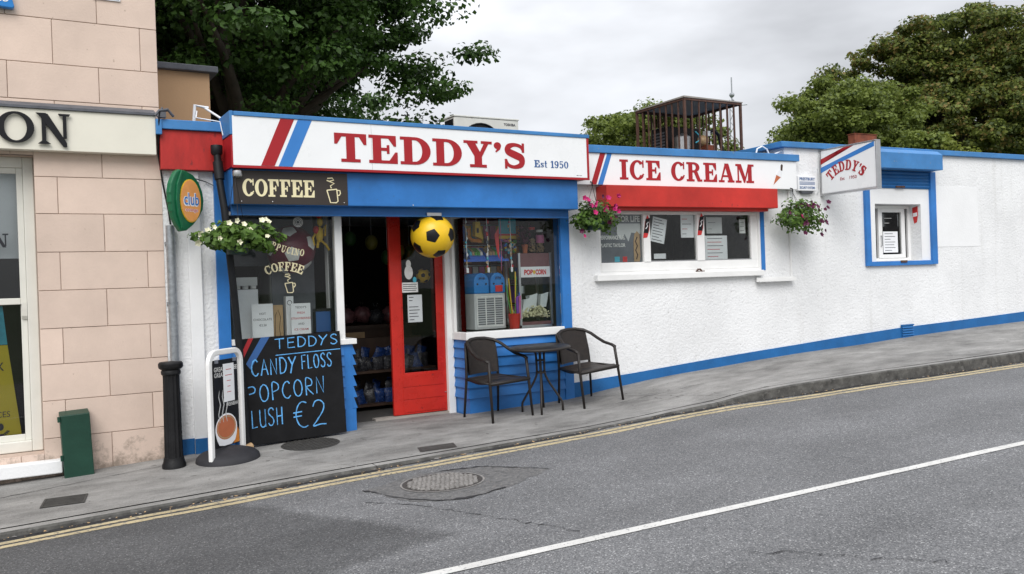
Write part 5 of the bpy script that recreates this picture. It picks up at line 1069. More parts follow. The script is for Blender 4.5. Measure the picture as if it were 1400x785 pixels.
# chalkboard
CB = thing('chalkboard', 'big black chalkboard with blue chalk prices leaning under the left window', 'board', (2.7, -.12, .02))
ux_ = V3((1.05, 0, .026)).normalized(); f = Fr((2.17, -.15, .022), ux_, V3((-.01, .085, 1.1)))
one('board', 'blackboard', CB, lambda b: b.rect(f, 0, 0, 1.045, 1.10, -.018, 0))
f = Fr(f(0, 0, .0003), ux_, V3((-.01, .085, 1.1)))
one('red_stripe', 'signred', CB, lambda b: b.poly(f, [(.0, .99), (.06, 1.10), (.11, 1.10), (.0, .90)], 0, .0006)); one('blue_stripe', 'lettblue', CB, lambda b: b.poly(f, [(.02, .84), (.19, 1.10), (.28, 1.10), (.06, .78)], 0, .0006))
chalk(CB, f, 'TEDDYS', .33, .965, .105, .68, .015); one('underline', 'chalk_blue', CB, lambda b: b.ribbon(f, [(.33, .90), (.7, .903), (1.035, .905)], .008, .0006, .0016))
chalk(CB, f, 'CANDY', .07, .70, .165, .47, .017, .02); chalk(CB, f, 'FLOSS', .60, .735, .145, .33, .015, -.01)
chalk(CB, f, 'pOPCORN', .03, .43, .175, .80, .015, .03); chalk(CB, f, 'LUSH', .04, .17, .18, .32, .014, .03); chalk(CB, f, '\u20ac2', .48, .115, .27, .34, .016, .0)
t = thing('litter_cup', 'crumpled paper cup lying at the foot of the chalkboard', 'litter', (2.12, -.22, pz(2.12, -.22)))
one('cup', 't_tan', t, lambda b: b.tube([(2.10, -.30, pz(2.1, -.3)+.04), (2.16, -.27, pz(2.1, -.3)+.045)], [.03, .042], 12)); one('bottom', 'paper', t, lambda b: b.ball((2.165, -.268, pz(2.1, -.3)+.045), (.012, .03, .03), 10, 8))

# bistro chairs and table
def make_chair(label):
    t = thing('bistro_chair', label, 'chair', (0, 0, 0), 'bistro chairs outside the shop')
    for s_ in (-1, 1):
        one('leg', 'rattan_frame', t, lambda b: b.tube([(s_*.268, -.235, .655), (s_*.275, -.25, .45), (s_*.285, -.285, 0)], [.018, .017, .014], 8), smooth='all')
        one('leg', 'rattan_frame', t, lambda b: b.tube([(s_*.205, .245, .84), (s_*.222, .225, .60), (s_*.228, .225, .44), (s_*.245, .275, 0)], [.015, .016, .016, .013], 8), smooth='all')
    A = [(-.268, -.245, .648), (-.272, -.19, .668), (-.268, -.05, .695), (-.255, .06, .745), (-.235, .15, .80), (-.19, .235, .845), (-.10, .285, .868), (0, .30, .873)]
    A = A+[(-x, y, z) for x, y, z in A[-2::-1]]
    one('arm_rail', 'rattan_frame', t, lambda b: b.tube(A, .017, 8, flat=1.25), smooth='all')
    def seat(b):
        n = 8; rows = []
        for i in range(n+1):
            v = i/n; y = -.27+.50*v; w_ = .265-.035*v; rows.append([(w_*(2*j/8-1), y, .435+.012*math.cos(math.pi*v*2)-.012*math.cos(math.pi*(j/8-.5))*math.sin(math.pi*v)-(.02 if i == 0 else 0)) for j in range(9)])
        V, F = grid(rows); b.add(V, F); V2 = [(x, y, z-.03) for x, y, z in V]; b.add(V2, [q[::-1] for q in F])
        bo = [i for i in range(9)]+[9*i+8 for i in range(1, 9)]+[72+j for j in range(7, -1, -1)]+[9*i for i in range(7, 0, -1)]
        k = len(V); b.add([V[i] for i in bo]+[V2[i] for i in bo], [(j, len(bo)+j, len(bo)+(j+1) % len(bo), (j+1) % len(bo)) for j in range(len(bo))])
    one('seat', 'rattan', t, seat, smooth=True)
    def back(b):
        rows = []
        for i in range(9):
            v = i/8; z = .475+.385*v; rows.append([((.222+.0*v)*math.sin(R(a)*1.0)/math.sin(R(62)), .165+.135*math.cos(R(a))-.03*(1-v)-.0, z-(.03*(a/62)**2 if i == 8 else 0)) for a in range(-62, 63, 8)])
        V, F = grid(rows); b.add(V, F); n = len(V); V2 = [(x*.95, y-.016, z) for x, y, z in V]; b.add(V2, [q[::-1] for q in F])
    one('backrest', 'rattan', t, back, smooth='all')
    one('seat_rail', 'rattan_frame', t, lambda b: (b.tube([(-.28, -.27, .42), (.28, -.27, .42)], .014), b.tube([(-.278, -.26, .42), (-.23, .225, .43)], .013), b.tube([(.278, -.26, .42), (.23, .225, .43)], .013), b.tube([(-.23, .225, .43), (.23, .225, .43)], .013)), smooth='all')
    return t
def copy_tree(o, parent=None):
    c = o.copy(); COL.objects.link(c); c.parent = parent
    for ch in list(o.children): copy_tree(ch, c)
    return c
ch1 = make_chair('dark rattan armchair left of the table, nearer the red door')
ch2 = copy_tree(ch1); ch2['label'] = 'dark rattan armchair right of the table, against the white wall'
def stand(o, x, y, rot):
    o.location = (x, y, pz(x, y)); sx_ = (pz(x+.3, y)-pz(x-.3, y))/.6; sy_ = (pz(x, y+.3)-pz(x, y-.3))/.6
    o.rotation_euler = (Matrix.Rotation(math.atan(sy_), 3, 'X') @ Matrix.Rotation(-math.atan(sx_), 3, 'Y') @ Matrix.Rotation(rot, 3, 'Z')).to_euler()
stand(ch1, 4.95, -.39, R(10)); stand(ch2, 6.23, -.44, R(2)); ch1.scale = ch2.scale = (1.04, 1.04, 1.03)
tb = thing('bistro_table', 'round dark bistro table with splayed legs between the two chairs', 'table', (0, 0, 0))
one('table_top', 'rattan', tb, lambda b: b.lathe([(.0, .735), (.335, .735), (.35, .742), (.35, .765), (.34, .772), (.0, .772)], (0, 0, 0), 40), smooth=True)
one('rim', 'rattan_frame', tb, lambda b: b.tube([(.35*math.cos(2*math.pi*i/40), .35*math.sin(2*math.pi*i/40), .755) for i in range(41)], .017, 8), smooth='all')
for k in range(4):
    q = R(45+90*k); c_, s_ = math.cos(q), math.sin(q)
    one('leg', 'rattan_frame', tb, lambda b: b.tube([(r*c_, r*s_, z) for r, z in ((.10, .735), (.06, .72), (.048, .68), (.045, .55), (.045, .47), (.055, .42), (.10, .33), (.20, .17), (.235, .11), (.24, .08), (.24, 0))], .013, 8), smooth='all')
one('collar', 'rattan_frame', tb, lambda b: (b.lathe([(.062, .455), (.062, .475)], (0, 0, 0), 16), b.lathe([(.062, .60), (.062, .615)], (0, 0, 0), 16)))
stand(tb, 5.52, -.49, R(10))

# footballs
ICO = []
gph = (1+5**.5)/2
for a in (-1, 1):
    for b_ in (-gph, gph): ICO += [V3((0, a, b_)), V3((a, b_, 0)), V3((b_, 0, a))]
ICO = [v.normalized() for v in ICO]
def football(name, label, c, r, m1, m2, facing, twist):
    t = thing(name, label, 'ball', (c[0], c[1], c[2]-r))
    w = V3(facing).normalized(); rt = V3((0, 0, 1)).cross(w).normalized(); up = w.cross(rt)
    v0 = ICO[0]; nb = min((v for v in ICO if v is not v0), key=lambda v: (v-v0).length)
    e1 = (nb-v0*nb.dot(v0)).normalized(); e2 = v0.cross(e1)
    a1 = rt*math.cos(twist)+up*math.sin(twist); a2 = w.cross(a1)
    T = lambda p: w*p.dot(v0)+a1*p.dot(e1)+a2*p.dot(e2)
    one('skin', m1, t, lambda b: b.ball(c, r, 40, 24), smooth='all')
    for v in ICO:
        N = sorted((q for q in ICO if q is not v), key=lambda q: (q-v).length)[:5]
        u = (N[0]-v*N[0].dot(v)).normalized(); k2 = v.cross(u); N.sort(key=lambda q: math.atan2(q.dot(k2), q.dot(u)))
        co = [(v*2.05+q*.95).normalized() for q in N]; m_ = MB(); P = [v]; n = 5
        for lv_ in (1, 2, 3, 4):
            for j in range(5):
                for s2 in range(lv_): p = v.lerp(co[j], lv_/4).lerp(v.lerp(co[(j+1) % 5], lv_/4), s2/lv_); P.append(p)
        F = []
        st = [0, 1, 6, 16, 31]
        for j in range(5): F.append((0, 1+j, 1+(j+1) % 5))
        for lv_ in (1, 2, 3):
            a0, b0, na, nb_ = st[lv_], st[lv_+1], 5*lv_, 5*(lv_+1)
            for j in range(5):
                for s2 in range(lv_+1):
                    o0 = b0+(j*(lv_+1)+s2) % nb_; o1 = b0+(j*(lv_+1)+s2+1) % nb_; i0 = a0+(j*lv_+s2) % na
                    F.append((i0, o0, o1))
                    if s2 < lv_: F.append((i0, o1, a0+(j*lv_+s2+1) % na))
        m_.add([V3(c)+T(p.normalized())*r*1.004 for p in P], F); m_.build('pentagon', m2, t, smooth='all')
    return t
fb = football('football', 'big yellow ball with black pentagons hanging in front of the red door', (4.335, -.12, 2.175), .252, 'yellow', 'black', (-4.3, -9.2, -.55), R(2))
one('string', 'paper', fb, lambda b: b.tube([(4.335, -.12, 2.425), (4.335, -.12, 2.48)], .004, 6))
football('football', 'maroon and white ball hanging inside the left shop window', (2.84, .42, 2.06), .27, 'maroon', 't_white', (-2.0, -9.5, -2.5), R(25))
football('football', 'small yellow green ball seen through the door glass', (4.60, .75, 1.73), .09, 'yellow', 'black', (-4.6, -9.8, .6), R(80))

# hanging baskets
def basket(label, c, rad, nleaf, leafsz, petal, flowers, pot, top, in_wing=False, trail=0.0, fs=.03, leaf='leaf_basket'):
    t = thing('hanging_basket', label, 'plant', (c[0], c[1], c[2]-.15), 'hanging baskets on the shop front', in_wing); c = V3(c)
    one('pot', 'pot_green', t, lambda b: b.lathe([(.0, -pot), (pot*.75, -pot), (pot*.95, -.04), (pot*1.02, 0), (pot*.9, .0), (.0, -.02)], tuple(c), 20), smooth=True)
    n = nleaf; d = rng.normal(size=(n, 3)); d /= np.linalg.norm(d, axis=1, keepdims=True); q = rng.uniform(.3, 1, n)[:, None]**.6
    lum = (1+.25*np.sin(d[:, :1]*7+d[:, 2:]*5))
    P = np.array(c)+np.array([0, 0, .04])+d*q*lum*np.array(rad); P[:, 2] -= trail*np.abs(P[:, 0]-c.x)**1.5; keep = (P[:, 2] > c.z-.05-rad[2]*.9*(np.hypot(P[:, 0]-c.x, P[:, 1]-c.y) > pot*.8)); P = P[keep]; d = d[keep]
    leafmesh('foliage', P, d+rng.normal(size=d.shape)*.5+np.array([0, -.2, .4]), leafsz, leaf, t)
    one('stem', 'leaf_basket', t, lambda b: [b.tube([c, c+V3(tuple(P[int(i*len(P)/14)]-np.array(c)))*.55+V3((0, 0, .02)), tuple(P[int(i*len(P)/14)])], .004, 5) for i in range(14)])
    for (fx, fy, fz) in flowers:
        p = c+V3((fx, fy, fz)); k = MB(); ax_ = V3((random.uniform(-.5, .5), -1, random.uniform(-.2, .8))).normalized(); s1 = ax_.cross(V3((0, 0, 1))).normalized(); s2 = s1.cross(ax_); R_ = fs*random.uniform(.8, 1.2)
        V = [p-ax_*R_*.5]; m5 = 10
        for j in range(m5): a = 2*math.pi*j/m5; rr = R_*(1.0 if j % 2 else .72); V.append(p+s1*math.cos(a)*rr+s2*math.sin(a)*rr+ax_*R_*random.uniform(-.05, .2))
        k.add(V, [(0, 1+j, 1+(j+1) % m5) for j in range(m5)]); k.build('flower', petal if isinstance(petal, str) else random.choice(petal), t)
    tp = V3(top)
    one('hanger', 'black', t, lambda b: [b.tube([c+V3((pot*math.cos(a), pot*math.sin(a), 0)), tp], .0025, 5) for a in (.5, 2.6, 4.7)]+[b.tube([tp, tp+V3((0, .0, .05)), tp+V3((0, .06, .07))], .008, 6)])
    return t
fl = [(-.36, -.1, .06), (-.30, -.12, .10), (-.24, -.13, .13), (-.03, -.16, .19), (-.10, -.14, .17), (.04, -.15, .16), (.22, -.13, .20), (.27, -.1, .21), (.30, -.08, .19), (.26, -.16, .04), (-.38, -.05, -.02), (-.02, -.20, -.02), (.08, -.2, .10), (-.2, -.17, .02)]
basket('hanging basket of white flowers over the left window', (2.06, -.42, 2.11), (.41, .24, .15), 1400, .06, 'petal_white', fl, .13, (2.06, -.42, 2.78), trail=.15, fs=.034)
fl = [(random.uniform(-.26, .30), random.uniform(-.24, -.1), random.uniform(.06, .28)) for _ in range(22)]+[(-.26, -.1, -.16), (-.22, -.1, -.22), (.14, -.16, .0), (.12, -.15, -.05), (.25, -.1, .02)]
basket('hanging basket of magenta petunias left of the serving window', (.22, -.30, 2.37), (.31, .24, .20), 1300, .048, ['petal_pink', 'petal_pink', 'petal_purple'], fl, .14, (.30, -.14, 2.80), True, .6, .036)
fl = [(random.uniform(-.34, .42), random.uniform(-.26, -.1), random.uniform(-.14, .22)) for _ in range(26)]+[(.44, -.1, -.10), (.40, -.1, -.20), (.30, -.12, -.26), (-.1, -.2, -.24)]
basket('hanging basket of dark purple petunias beside the projecting sign', (3.66, -.34, 2.40), (.39, .26, .24), 1400, .05, ['petal_purple', 'petal_purple', 'petal_purple', 'petal_pink'], fl, .12, (3.74, -.14, 2.78), True, .5, .038)

# ================================================================== BEHIND THE GLASS
fg = Fr((0, .0165, 0))      # street side of the left pane
lt = thing('window_lettering', 'cream CAPPUCINO COFFEE lettering with a cup on the left window glass', 'lettering', (2.65, .016, 1.58))
for i, c_ in enumerate('CAPPUCINO'):
    wds = [SLAB[k_][0]+.08 for k_ in 'CAPPUCINO']; q = (sum(wds[:i])/sum(wds))*2-1; m_ = MB(); glyph(m_, fg, c_, 2.63+q*.24, 2.035-.075*q+.03*q*q-.02, .075, .001, 0, .64, -.36+.16*(q+.2)); m_.build('letter', 'creamletter', lt)
arcword(lt, fg, 'COFFEE', 2.645, 1.42, .395, .095, 'creamletter', 56, .001, sx=.80)
cup_icon(lt, fg, 2.60, 1.58, .20, 'creamletter', .05, .001)
one('round_sticker', 't_white', lt, lambda b: [b.ribbon(fg, [(2.81+r*math.cos(2*math.pi*i/24), 2.335+r*math.sin(2*math.pi*i/24)) for i in range(25)], .006, 0, .001+r*.001) for r in (.05, .036, .02)])
def box_thing(name, label, cat, x0, y0, z0, x1, y1, z1, m, extra=None, group=None):
    t = thing(name, label, cat, ((x0+x1)/2, (y0+y1)/2, z0), group); one('body', m, t, lambda b: b.box(x0, y0, z0, x1, y1, z1), bevel=.006)
    if extra: extra(t)
    return t
def cm(t):
    one('cup_tray', 'plastic_grey', t, lambda b: b.box(2.16, .28, 1.67, 2.42, .5, 1.76)); one('cup', 't_white', t, lambda b: [b.lathe([(.03, 0), (.04, .09)], (2.22+.085*i, .34, 1.635), 12) for i in range(3)])
box_thing('coffee_machine', 'pale grey coffee machine box at the left of the window', 'machine', 2.17, .26, 1.065, 2.42, .58, 1.63, 'paper', cm)
notice('price_card', 'white HOT CHOCOLATE price card standing in the left window', 'notice', Fr((0, .12, 0)), 2.31, 1.065, 2.535, 1.47, ['HOT', 'CHOCOLATE', '€2.50', '', ''] if False else [.0001, 'HOT', 'CHOCOLATE', '€2.50', .0001, .0001])
notice('price_card', 'white FRESH STRAWBERRIES AND ICE CREAM price card in the left window', 'notice', Fr((0, .12, 0)), 2.73, 1.065, 2.945, 1.46, ["TEDDY'S", 'FRESH', 'STRAWBERRIES', 'AND', 'ICE CREAM', '€3.00'], ink=('ink', 'redink', 'redink'))
def kb(t): one('printed_cup', 'wood_dark', t, lambda b: b.ribbon(Fr((0, .1595, 0)), [(2.56, 1.10), (2.57, 1.34), (2.60, 1.40), (2.625, 1.32), (2.61, 1.20), (2.62, 1.10)], .006, 0, .001))
box_thing('kraft_bag', 'brown and white printed paper bag beside the hot chocolate card', 'bag', 2.545, .16, 1.065, 2.655, .24, 1.45, 't_tan', kb)
def ct(t): one('emblem', 'ink', t, lambda b: b.ribbon(Fr((0, .1795, 0)), [(2.735+.025*math.cos(R(a)), 1.47+.025*math.sin(R(a))) for a in range(0, 361, 30)], .006, 0, .001))
box_thing('milk_carton', 'tall white carton behind the strawberry card', 'carton', 2.695, .18, 1.065, 2.78, .27, 1.54, 'paper', ct)
t = thing('picture_frame', 'black framed picture at the right of the left window', 'frame', (3.12, .22, 1.065))
one('frame', 'black', t, lambda b: (b.box(3.0, .20, 1.10, 3.23, .22, 1.13), b.box(3.0, .20, 1.36, 3.23, .22, 1.39), b.box(3.0, .20, 1.131, 3.03, .22, 1.359), b.box(3.20, .20, 1.131, 3.23, .22, 1.359), b.box(3.05, .22, 1.065, 3.18, .26, 1.3))); one('picture', 'lettblue', t, lambda b: b.box(3.031, .208, 1.131, 3.199, .216, 1.359))
t = thing('hanging_toy', 'yellow and red plastic toy hanging in the left window', 'toy', (3.12, .28, 2.05))
one('torso', 't_yel', t, lambda b: (b.ball((3.13, .28, 2.22), (.045, .04, .09), 12, 10), b.ball((3.14, .28, 2.36), (.035, .03, .05), 10, 8)), smooth='all'); one('limb', 't_yel', t, lambda b: (b.tube([(3.10, .28, 2.26), (3.05, .27, 2.18), (3.06, .27, 2.10), (3.03, .26, 2.08)], .013), b.tube([(3.16, .28, 2.26), (3.20, .27, 2.33), (3.19, .27, 2.20)], .012), b.tube([(3.11, .28, 2.15), (3.10, .27, 2.07)], .015), b.tube([(3.15, .28, 2.15), (3.20, .27, 2.10), (3.23, .26, 2.04)], .014)), smooth='all'); one('red_part', 't_red', t, lambda b: (b.ball((3.09, .27, 2.27), (.035, .03, .045), 10, 8), b.ball((3.13, .28, 2.43), (.04, .03, .03), 10, 8)), smooth='all'); one('string', 'paper', t, lambda b: b.tube([(3.14, .28, 2.41), (3.14, .28, 2.6)], .003, 5))
one('curtain_panel', 'grey_card', SH, lambda b: (b.box(2.7, .74, 1.06, 3.20, .76, 2.6), b.box(2.06, .9, 1.9, 2.7, .92, 2.6)))
# popcorn machine
pm = thing('popcorn_machine', 'maroon and silver popcorn machine lettered POP CORN in the right window', 'machine', (5.93, .35, 1.0))
px0, px1, py0, py1 = 5.66, 6.155, .19, .55
one('top_box', 'maroon_metal', pm, lambda b: b.box(px0+.03, py0+.01, 1.80, px1-.03, py1, 1.97)); one('base', 'maroon_metal', pm, lambda b: b.box(px0+.03, py0+.005, 1.06, px1-.03, py1, 1.10)); one('plinth', 'steel', pm, lambda b: b.box(px0+.02, py0, 1.001, px1-.02, py1, 1.059))
for x in (px0, px1-.028):
    for y in (py0, py1-.028): one('corner_post', 'steel', pm, lambda b: b.box(x, y, 1.06, x+.028, y+.028, 1.975))
hdv = one('name_board', 'paper', pm, lambda b: b.box(px0+.029, py0-.004, 1.665, px1-.029, py0+.02, 1.798)); f = Fr((0, py0-.005, 0))
text(hdv, f, 'POP', px0+.075, 1.70, .06, 't_red', .13, .001, .05); text(hdv, f, 'CORN', px0+.245, 1.70, .06, 't_red', .16, .001, .05); one('kernel', 't_yel', hdv, lambda b: b.poly(f, [(px0+.225+.018*math.cos(R(a)), 1.73+.028*math.sin(R(a))) for a in range(0, 360, 40)], 0, .002))
one('pane', 'glass', pm, lambda b: b.box(px0+.028, py0+.008, 1.10, px1-.028, py0+.012, 1.664))
def popc(b):
    for i in range(800):
        x = random.uniform(px0+.04, px1-.04); y = random.uniform(py0+.03, py1-.04); h = .20*(1-((x-(px0+px1)/2)/.34)**2)*random.uniform(.3, 1); r = random.uniform(.009, .015)
        b.ball((x, y, 1.105+h), r, 5, 4)
one('popcorn', 'popcorn', pm, popc, kind='stuff')
for x, r_, z in ((5.78, .3, 1.24), (5.90, -.1, 1.29), (6.05, .1, 1.30)): one('paper_bag', 'paper', pm, lambda b: b.hexa([(x-.05, .25, z-.02), (x+.04, .25, z-.02), (x+.04, .31, z-.02), (x-.05, .31, z-.02)], [(x-.06+r_*.1, .23, z+.14), (x+.06+r_*.1, .23, z+.17), (x+.06+r_*.1, .33, z+.15), (x-.06+r_*.1, .33, z+.14)]))
one('kettle', 'steel', pm, lambda b: b.lathe([(.0, 0), (.06, .0), (.065, .1), (.0, .1)], (5.80, .40, 1.46), 16), smooth=True)
# slush machine
sm = thing('slush_machine', 'slush machine with two blue domed tanks over a grey vented body', 'machine', (5.27, .35, 1.0))
one('body', 'plastic_grey', sm, lambda b: b.box(5.03, .22, 1.04, 5.47, .70, 1.48), bevel=.012); gr_ = one('grille', 't_white', sm, lambda b: (b.box(5.06, .214, 1.07, 5.44, .2195, 1.09), b.box(5.06, .214, 1.43, 5.44, .2195, 1.45), b.box(5.06, .214, 1.091, 5.075, .2195, 1.429), b.box(5.18, .214, 1.091, 5.195, .2195, 1.429), b.box(5.305, .214, 1.091, 5.32, .2195, 1.429), b.box(5.425, .214, 1.091, 5.44, .2195, 1.429)))
for i in range(12): one('slat', 'lead', gr_, lambda b: b.box(5.076, .216, 1.098+i*.028, 5.424, .2192, 1.110+i*.028))
for x in (5.14, 5.37):
    f = Fr((x, .62, 1.482)); ln = [(-.105, 0), (.105, 0), (.105, .14)]+[(.105*math.cos(R(a)), .14+.115*math.sin(R(a))) for a in range(10, 180, 10)]+[(-.105, .14)]
    k = one('tank', 'plastic_blue', sm, lambda b: b.poly(f, ln, 0, .40), bevel=.012); one('handle', 'lettblue', k, lambda b: b.tube([(x-.035, .215, 1.66), (x-.03, .20, 1.68), (x+.03, .20, 1.68), (x+.035, .215, 1.66)], .008)); one('knob', 'black', k, lambda b: [b.ball((x+dx, .216, 1.60), .012, 8, 6) for dx in (-.06, .06)])
one('label', 't_red', sm, lambda b: b.box(5.33, .212, 1.50, 5.43, .2185, 1.58))
t = thing('straw_bucket', 'red bucket of long green and yellow straws between the two machines', 'bucket', (5.55, .15, 1.0))
one('bucket', 'plastic_red', t, lambda b: b.lathe([(.06, 0), (.078, .19), (.072, .19), (.056, .01), (0, .01)], (5.555, .16, 1.03), 20), smooth=True)
for i, (dx, tx, h, m_) in enumerate(((-.03, -.08, .52, 't_grn'), (-.02, -.05, .60, 't_yel'), (0, .04, .62, 't_grn'), (.01, .02, .68, 't_yel'), (.02, .06, .42, 't_blue'), (.03, .05, .40, 't_pur'))): one('straw', m_, t, lambda b: b.tube([(5.555+dx, .15, 1.06), (5.555+dx+tx, .15, 1.06+h)], .008, 6))
for dx, m_ in ((.02, 't_pur'), (.05, 't_pink')): one('cup_spoon', m_, t, lambda b: b.hexa([(5.55+dx, .12, 1.15), (5.58+dx, .12, 1.15), (5.58+dx, .14, 1.15), (5.55+dx, .14, 1.15)], [(5.55+dx, .12, 1.42), (5.59+dx, .12, 1.44), (5.59+dx, .14, 1.44), (5.55+dx, .14, 1.42)]))
# shelf of boxed toys
t = thing('glass_shelf', 'pale shelf carrying two blue display boxes in the right window', 'shelf', (5.25, .5, 1.88)); one('board', 'steel', t, lambda b: b.box(4.93, .30, 1.885, 5.58, .62, 1.90)); one('edge', 't_blue', t, lambda b: b.box(4.93, .29, 1.88, 5.58, .2995, 1.91))
for k, x in enumerate((5.05, 5.30)):
    bt = thing('display_box', 'blue open display box of sweets, %s on the shelf' % ('left' if k == 0 else 'right'), 'box', (x+.11, .4, 1.90))
    one('tray', 't_blue', bt, lambda b: b.hexa([(x, .31, 1.901), (x+.22, .31, 1.901), (x+.22, .5, 1.901), (x, .5, 1.901)], [(x-.02, .31, 1.94), (x+.20, .31, 1.94), (x+.20, .52, 2.06), (x-.02, .52, 2.06)])); 
    for i in range(5): one('packet', random.choice(['t_cyan', 't_red', 't_white', 't_grn', 't_tan']), bt, lambda b: b.hexa([(x+.005+i*.038, .34, 1.945), (x+.035+i*.038, .34, 1.945), (x+.035+i*.038, .45, 1.99), (x+.005+i*.038, .45, 1.99)], [(x+i*.038, .34, 2.0), (x+.03+i*.038, .34, 2.0), (x+.03+i*.038, .45, 2.06), (x+i*.038, .45, 2.06)]))
# jars on the popcorn machine
for x, m_, lab, h in ((5.95, 't_tan', 'tall clear jar of brown sweets with a red lid on the popcorn machine', .30), (6.07, 't_tan', 'clear jar of sweets with a pink label on the popcorn machine', .27)):
    j = thing('sweet_jar', lab, 'jar', (x, .35, 1.976)); one('glass', 'clear', j, lambda b: b.lathe([(.05, 0), (.055, .02), (.055, h-.05), (.04, h-.02), (.04, h)], (x, .32, 1.976), 18), smooth=True)
    one('sweets', m_, j, lambda b: [b.ball((x+random.uniform(-.036, .036), .32+random.uniform(-.036, .036), 1.995+random.uniform(0, h*.55)), .013, 6, 4) for _ in range(70)], kind='stuff'); one('lid', 't_red' if x < 6 else 't_white', j, lambda b: b.lathe([(.045, h), (.045, h+.03), (0, h+.03)], (x, .32, 1.976), 16))
    if x > 6: one('label_band', 't_pink', j, lambda b: b.lathe([(.0565, .13), (.0565, .23)], (x, .32, 1.976), 18))
t = thing('flower_pot', 'small terracotta pot with a dark plant on the popcorn machine', 'plant', (5.83, .35, 1.976)); one('pot', 'terracotta', t, lambda b: b.lathe([(.028, 0), (.04, .09), (.043, .09), (.043, .11), (.036, .11), (0, .1)], (5.83, .30, 1.976), 16), smooth=True)
P = np.array([5.83, .30, 2.22])+rng.normal(size=(90, 3))*np.array([.045, .04, .07]); leafmesh('foliage', P, rng.normal(size=(90, 3)), .04, 'petal_purple', t)
t = thing('toy_bag', 'clear bag of coloured toys with a rainbow card in the right window', 'bag', (5.66, .5, 1.98))
one('card', 't_cyan', t, lambda b: b.box(5.55, .46, 2.2, 5.80, .47, 2.42)); one('rainbow', 't_yel', t, lambda b: b.box(5.55, .455, 2.17, 5.80, .46, 2.21)); one('rainbow', 't_red', t, lambda b: b.box(5.55, .455, 2.211, 5.80, .46, 2.235))
for i in range(26): one('toy_piece', random.choice(['t_cyan', 't_white', 't_grn', 't_yel', 't_pink', 't_blue']), t, lambda b: b.ball((random.uniform(5.56, 5.79), random.uniform(.42, .48), random.uniform(1.99, 2.16)), random.uniform(.015, .028), 7, 5))
gr_ = thing('goods_rack', 'rack of bright sweet packets along the back of the right window', 'rack', (5.5, 1.0, 1.0))
for j in range(5):
    one('rail', 'steel', gr_, lambda b: b.box(4.95, .98, 1.30+j*.27, 6.18, .985, 1.31+j*.27))
    for i in range(13):
        x = 4.99+i*.092+random.uniform(-.01, .01); z = 1.29+j*.27; w_ = random.uniform(.035, .044); h_ = random.uniform(.16, .23)
        one('packet', random.choice(['t_red', 't_yel', 't_pink', 't_cyan', 't_grn', 't_org', 't_white', 't_pur', 't_blue']), gr_, lambda b: b.hexa([(x-w_, .93, z-h_), (x+w_, .93, z-h_), (x+w_, .955, z-h_), (x-w_, .955, z-h_)], [(x-w_, .945, z), (x+w_, .945, z), (x+w_, .96, z), (x-w_, .96, z)]), bevel=.006)
# hanging strings of trinkets
for k, x in enumerate((4.90, 5.19, 5.38, 5.52)):
    t = thing('trinket_string', ['string of trinkets by the left edge of the right window', 'string of green trinkets over the slush machine tanks', 'long pink ribbon hanging between the slush tanks and straws', 'string of trinkets with a dark charm over the straw bucket'][k], 'toy', (x, .13, 1.75))
    one('cord', ['paper', 'paper', 't_pink', 'paper'][k], t, lambda b: b.tube([(x, .13, 2.44), (x+.005, .13, 2.1), (x, .13, 1.76)], .004, 5))
    if k == 2: one('red_ribbon', 't_red', t, lambda b: b.hexa([(x-.05, .14, 1.98), (x-.02, .14, 1.90), (x-.02, .145, 1.90), (x-.05, .145, 1.98)], [(x-.08, .14, 2.2), (x-.015, .14, 2.3), (x-.015, .145, 2.3), (x-.08, .145, 2.2)])); continue
    for i in range(12):
        z = 2.36-i*.05; one('charm', random.choice(['t_cyan', 't_white', 't_grn', 't_red', 'steel', 't_tan', 'lead']), t, lambda b: b.ball((x+random.uniform(-.02, .02), .13+random.uniform(-.01, .01), z), (random.uniform(.008, .018), .01, random.uniform(.012, .03)), 7, 5))
    one('tag', 'paper', t, lambda b: b.box(x-.01, .125, 1.74, x+.02, .128, 1.80))
t = thing('toy_digger', 'yellow and orange toy hanging at the top of the right window', 'toy', (5.2, .4, 2.15)); one('body', 't_yel', t, lambda b: b.hexa([(5.15, .36, 2.2), (5.26, .36, 2.16), (5.26, .44, 2.16), (5.15, .44, 2.2)], [(5.16, .36, 2.38), (5.22, .36, 2.38), (5.22, .44, 2.38), (5.16, .44, 2.38)])); one('scoop', 't_org', t, lambda b: b.tube([(5.08, .40, 2.3), (5.07, .40, 2.2), (5.12, .40, 2.15), (5.25, .40, 2.14)], .025, 8)); one('cab', 'ink', t, lambda b: b.box(5.17, .355, 2.24, 5.20, .3595, 2.30)); one('string', 'paper', t, lambda b: b.tube([(5.19, .40, 2.38), (5.19, .40, 2.64)], .003, 5))
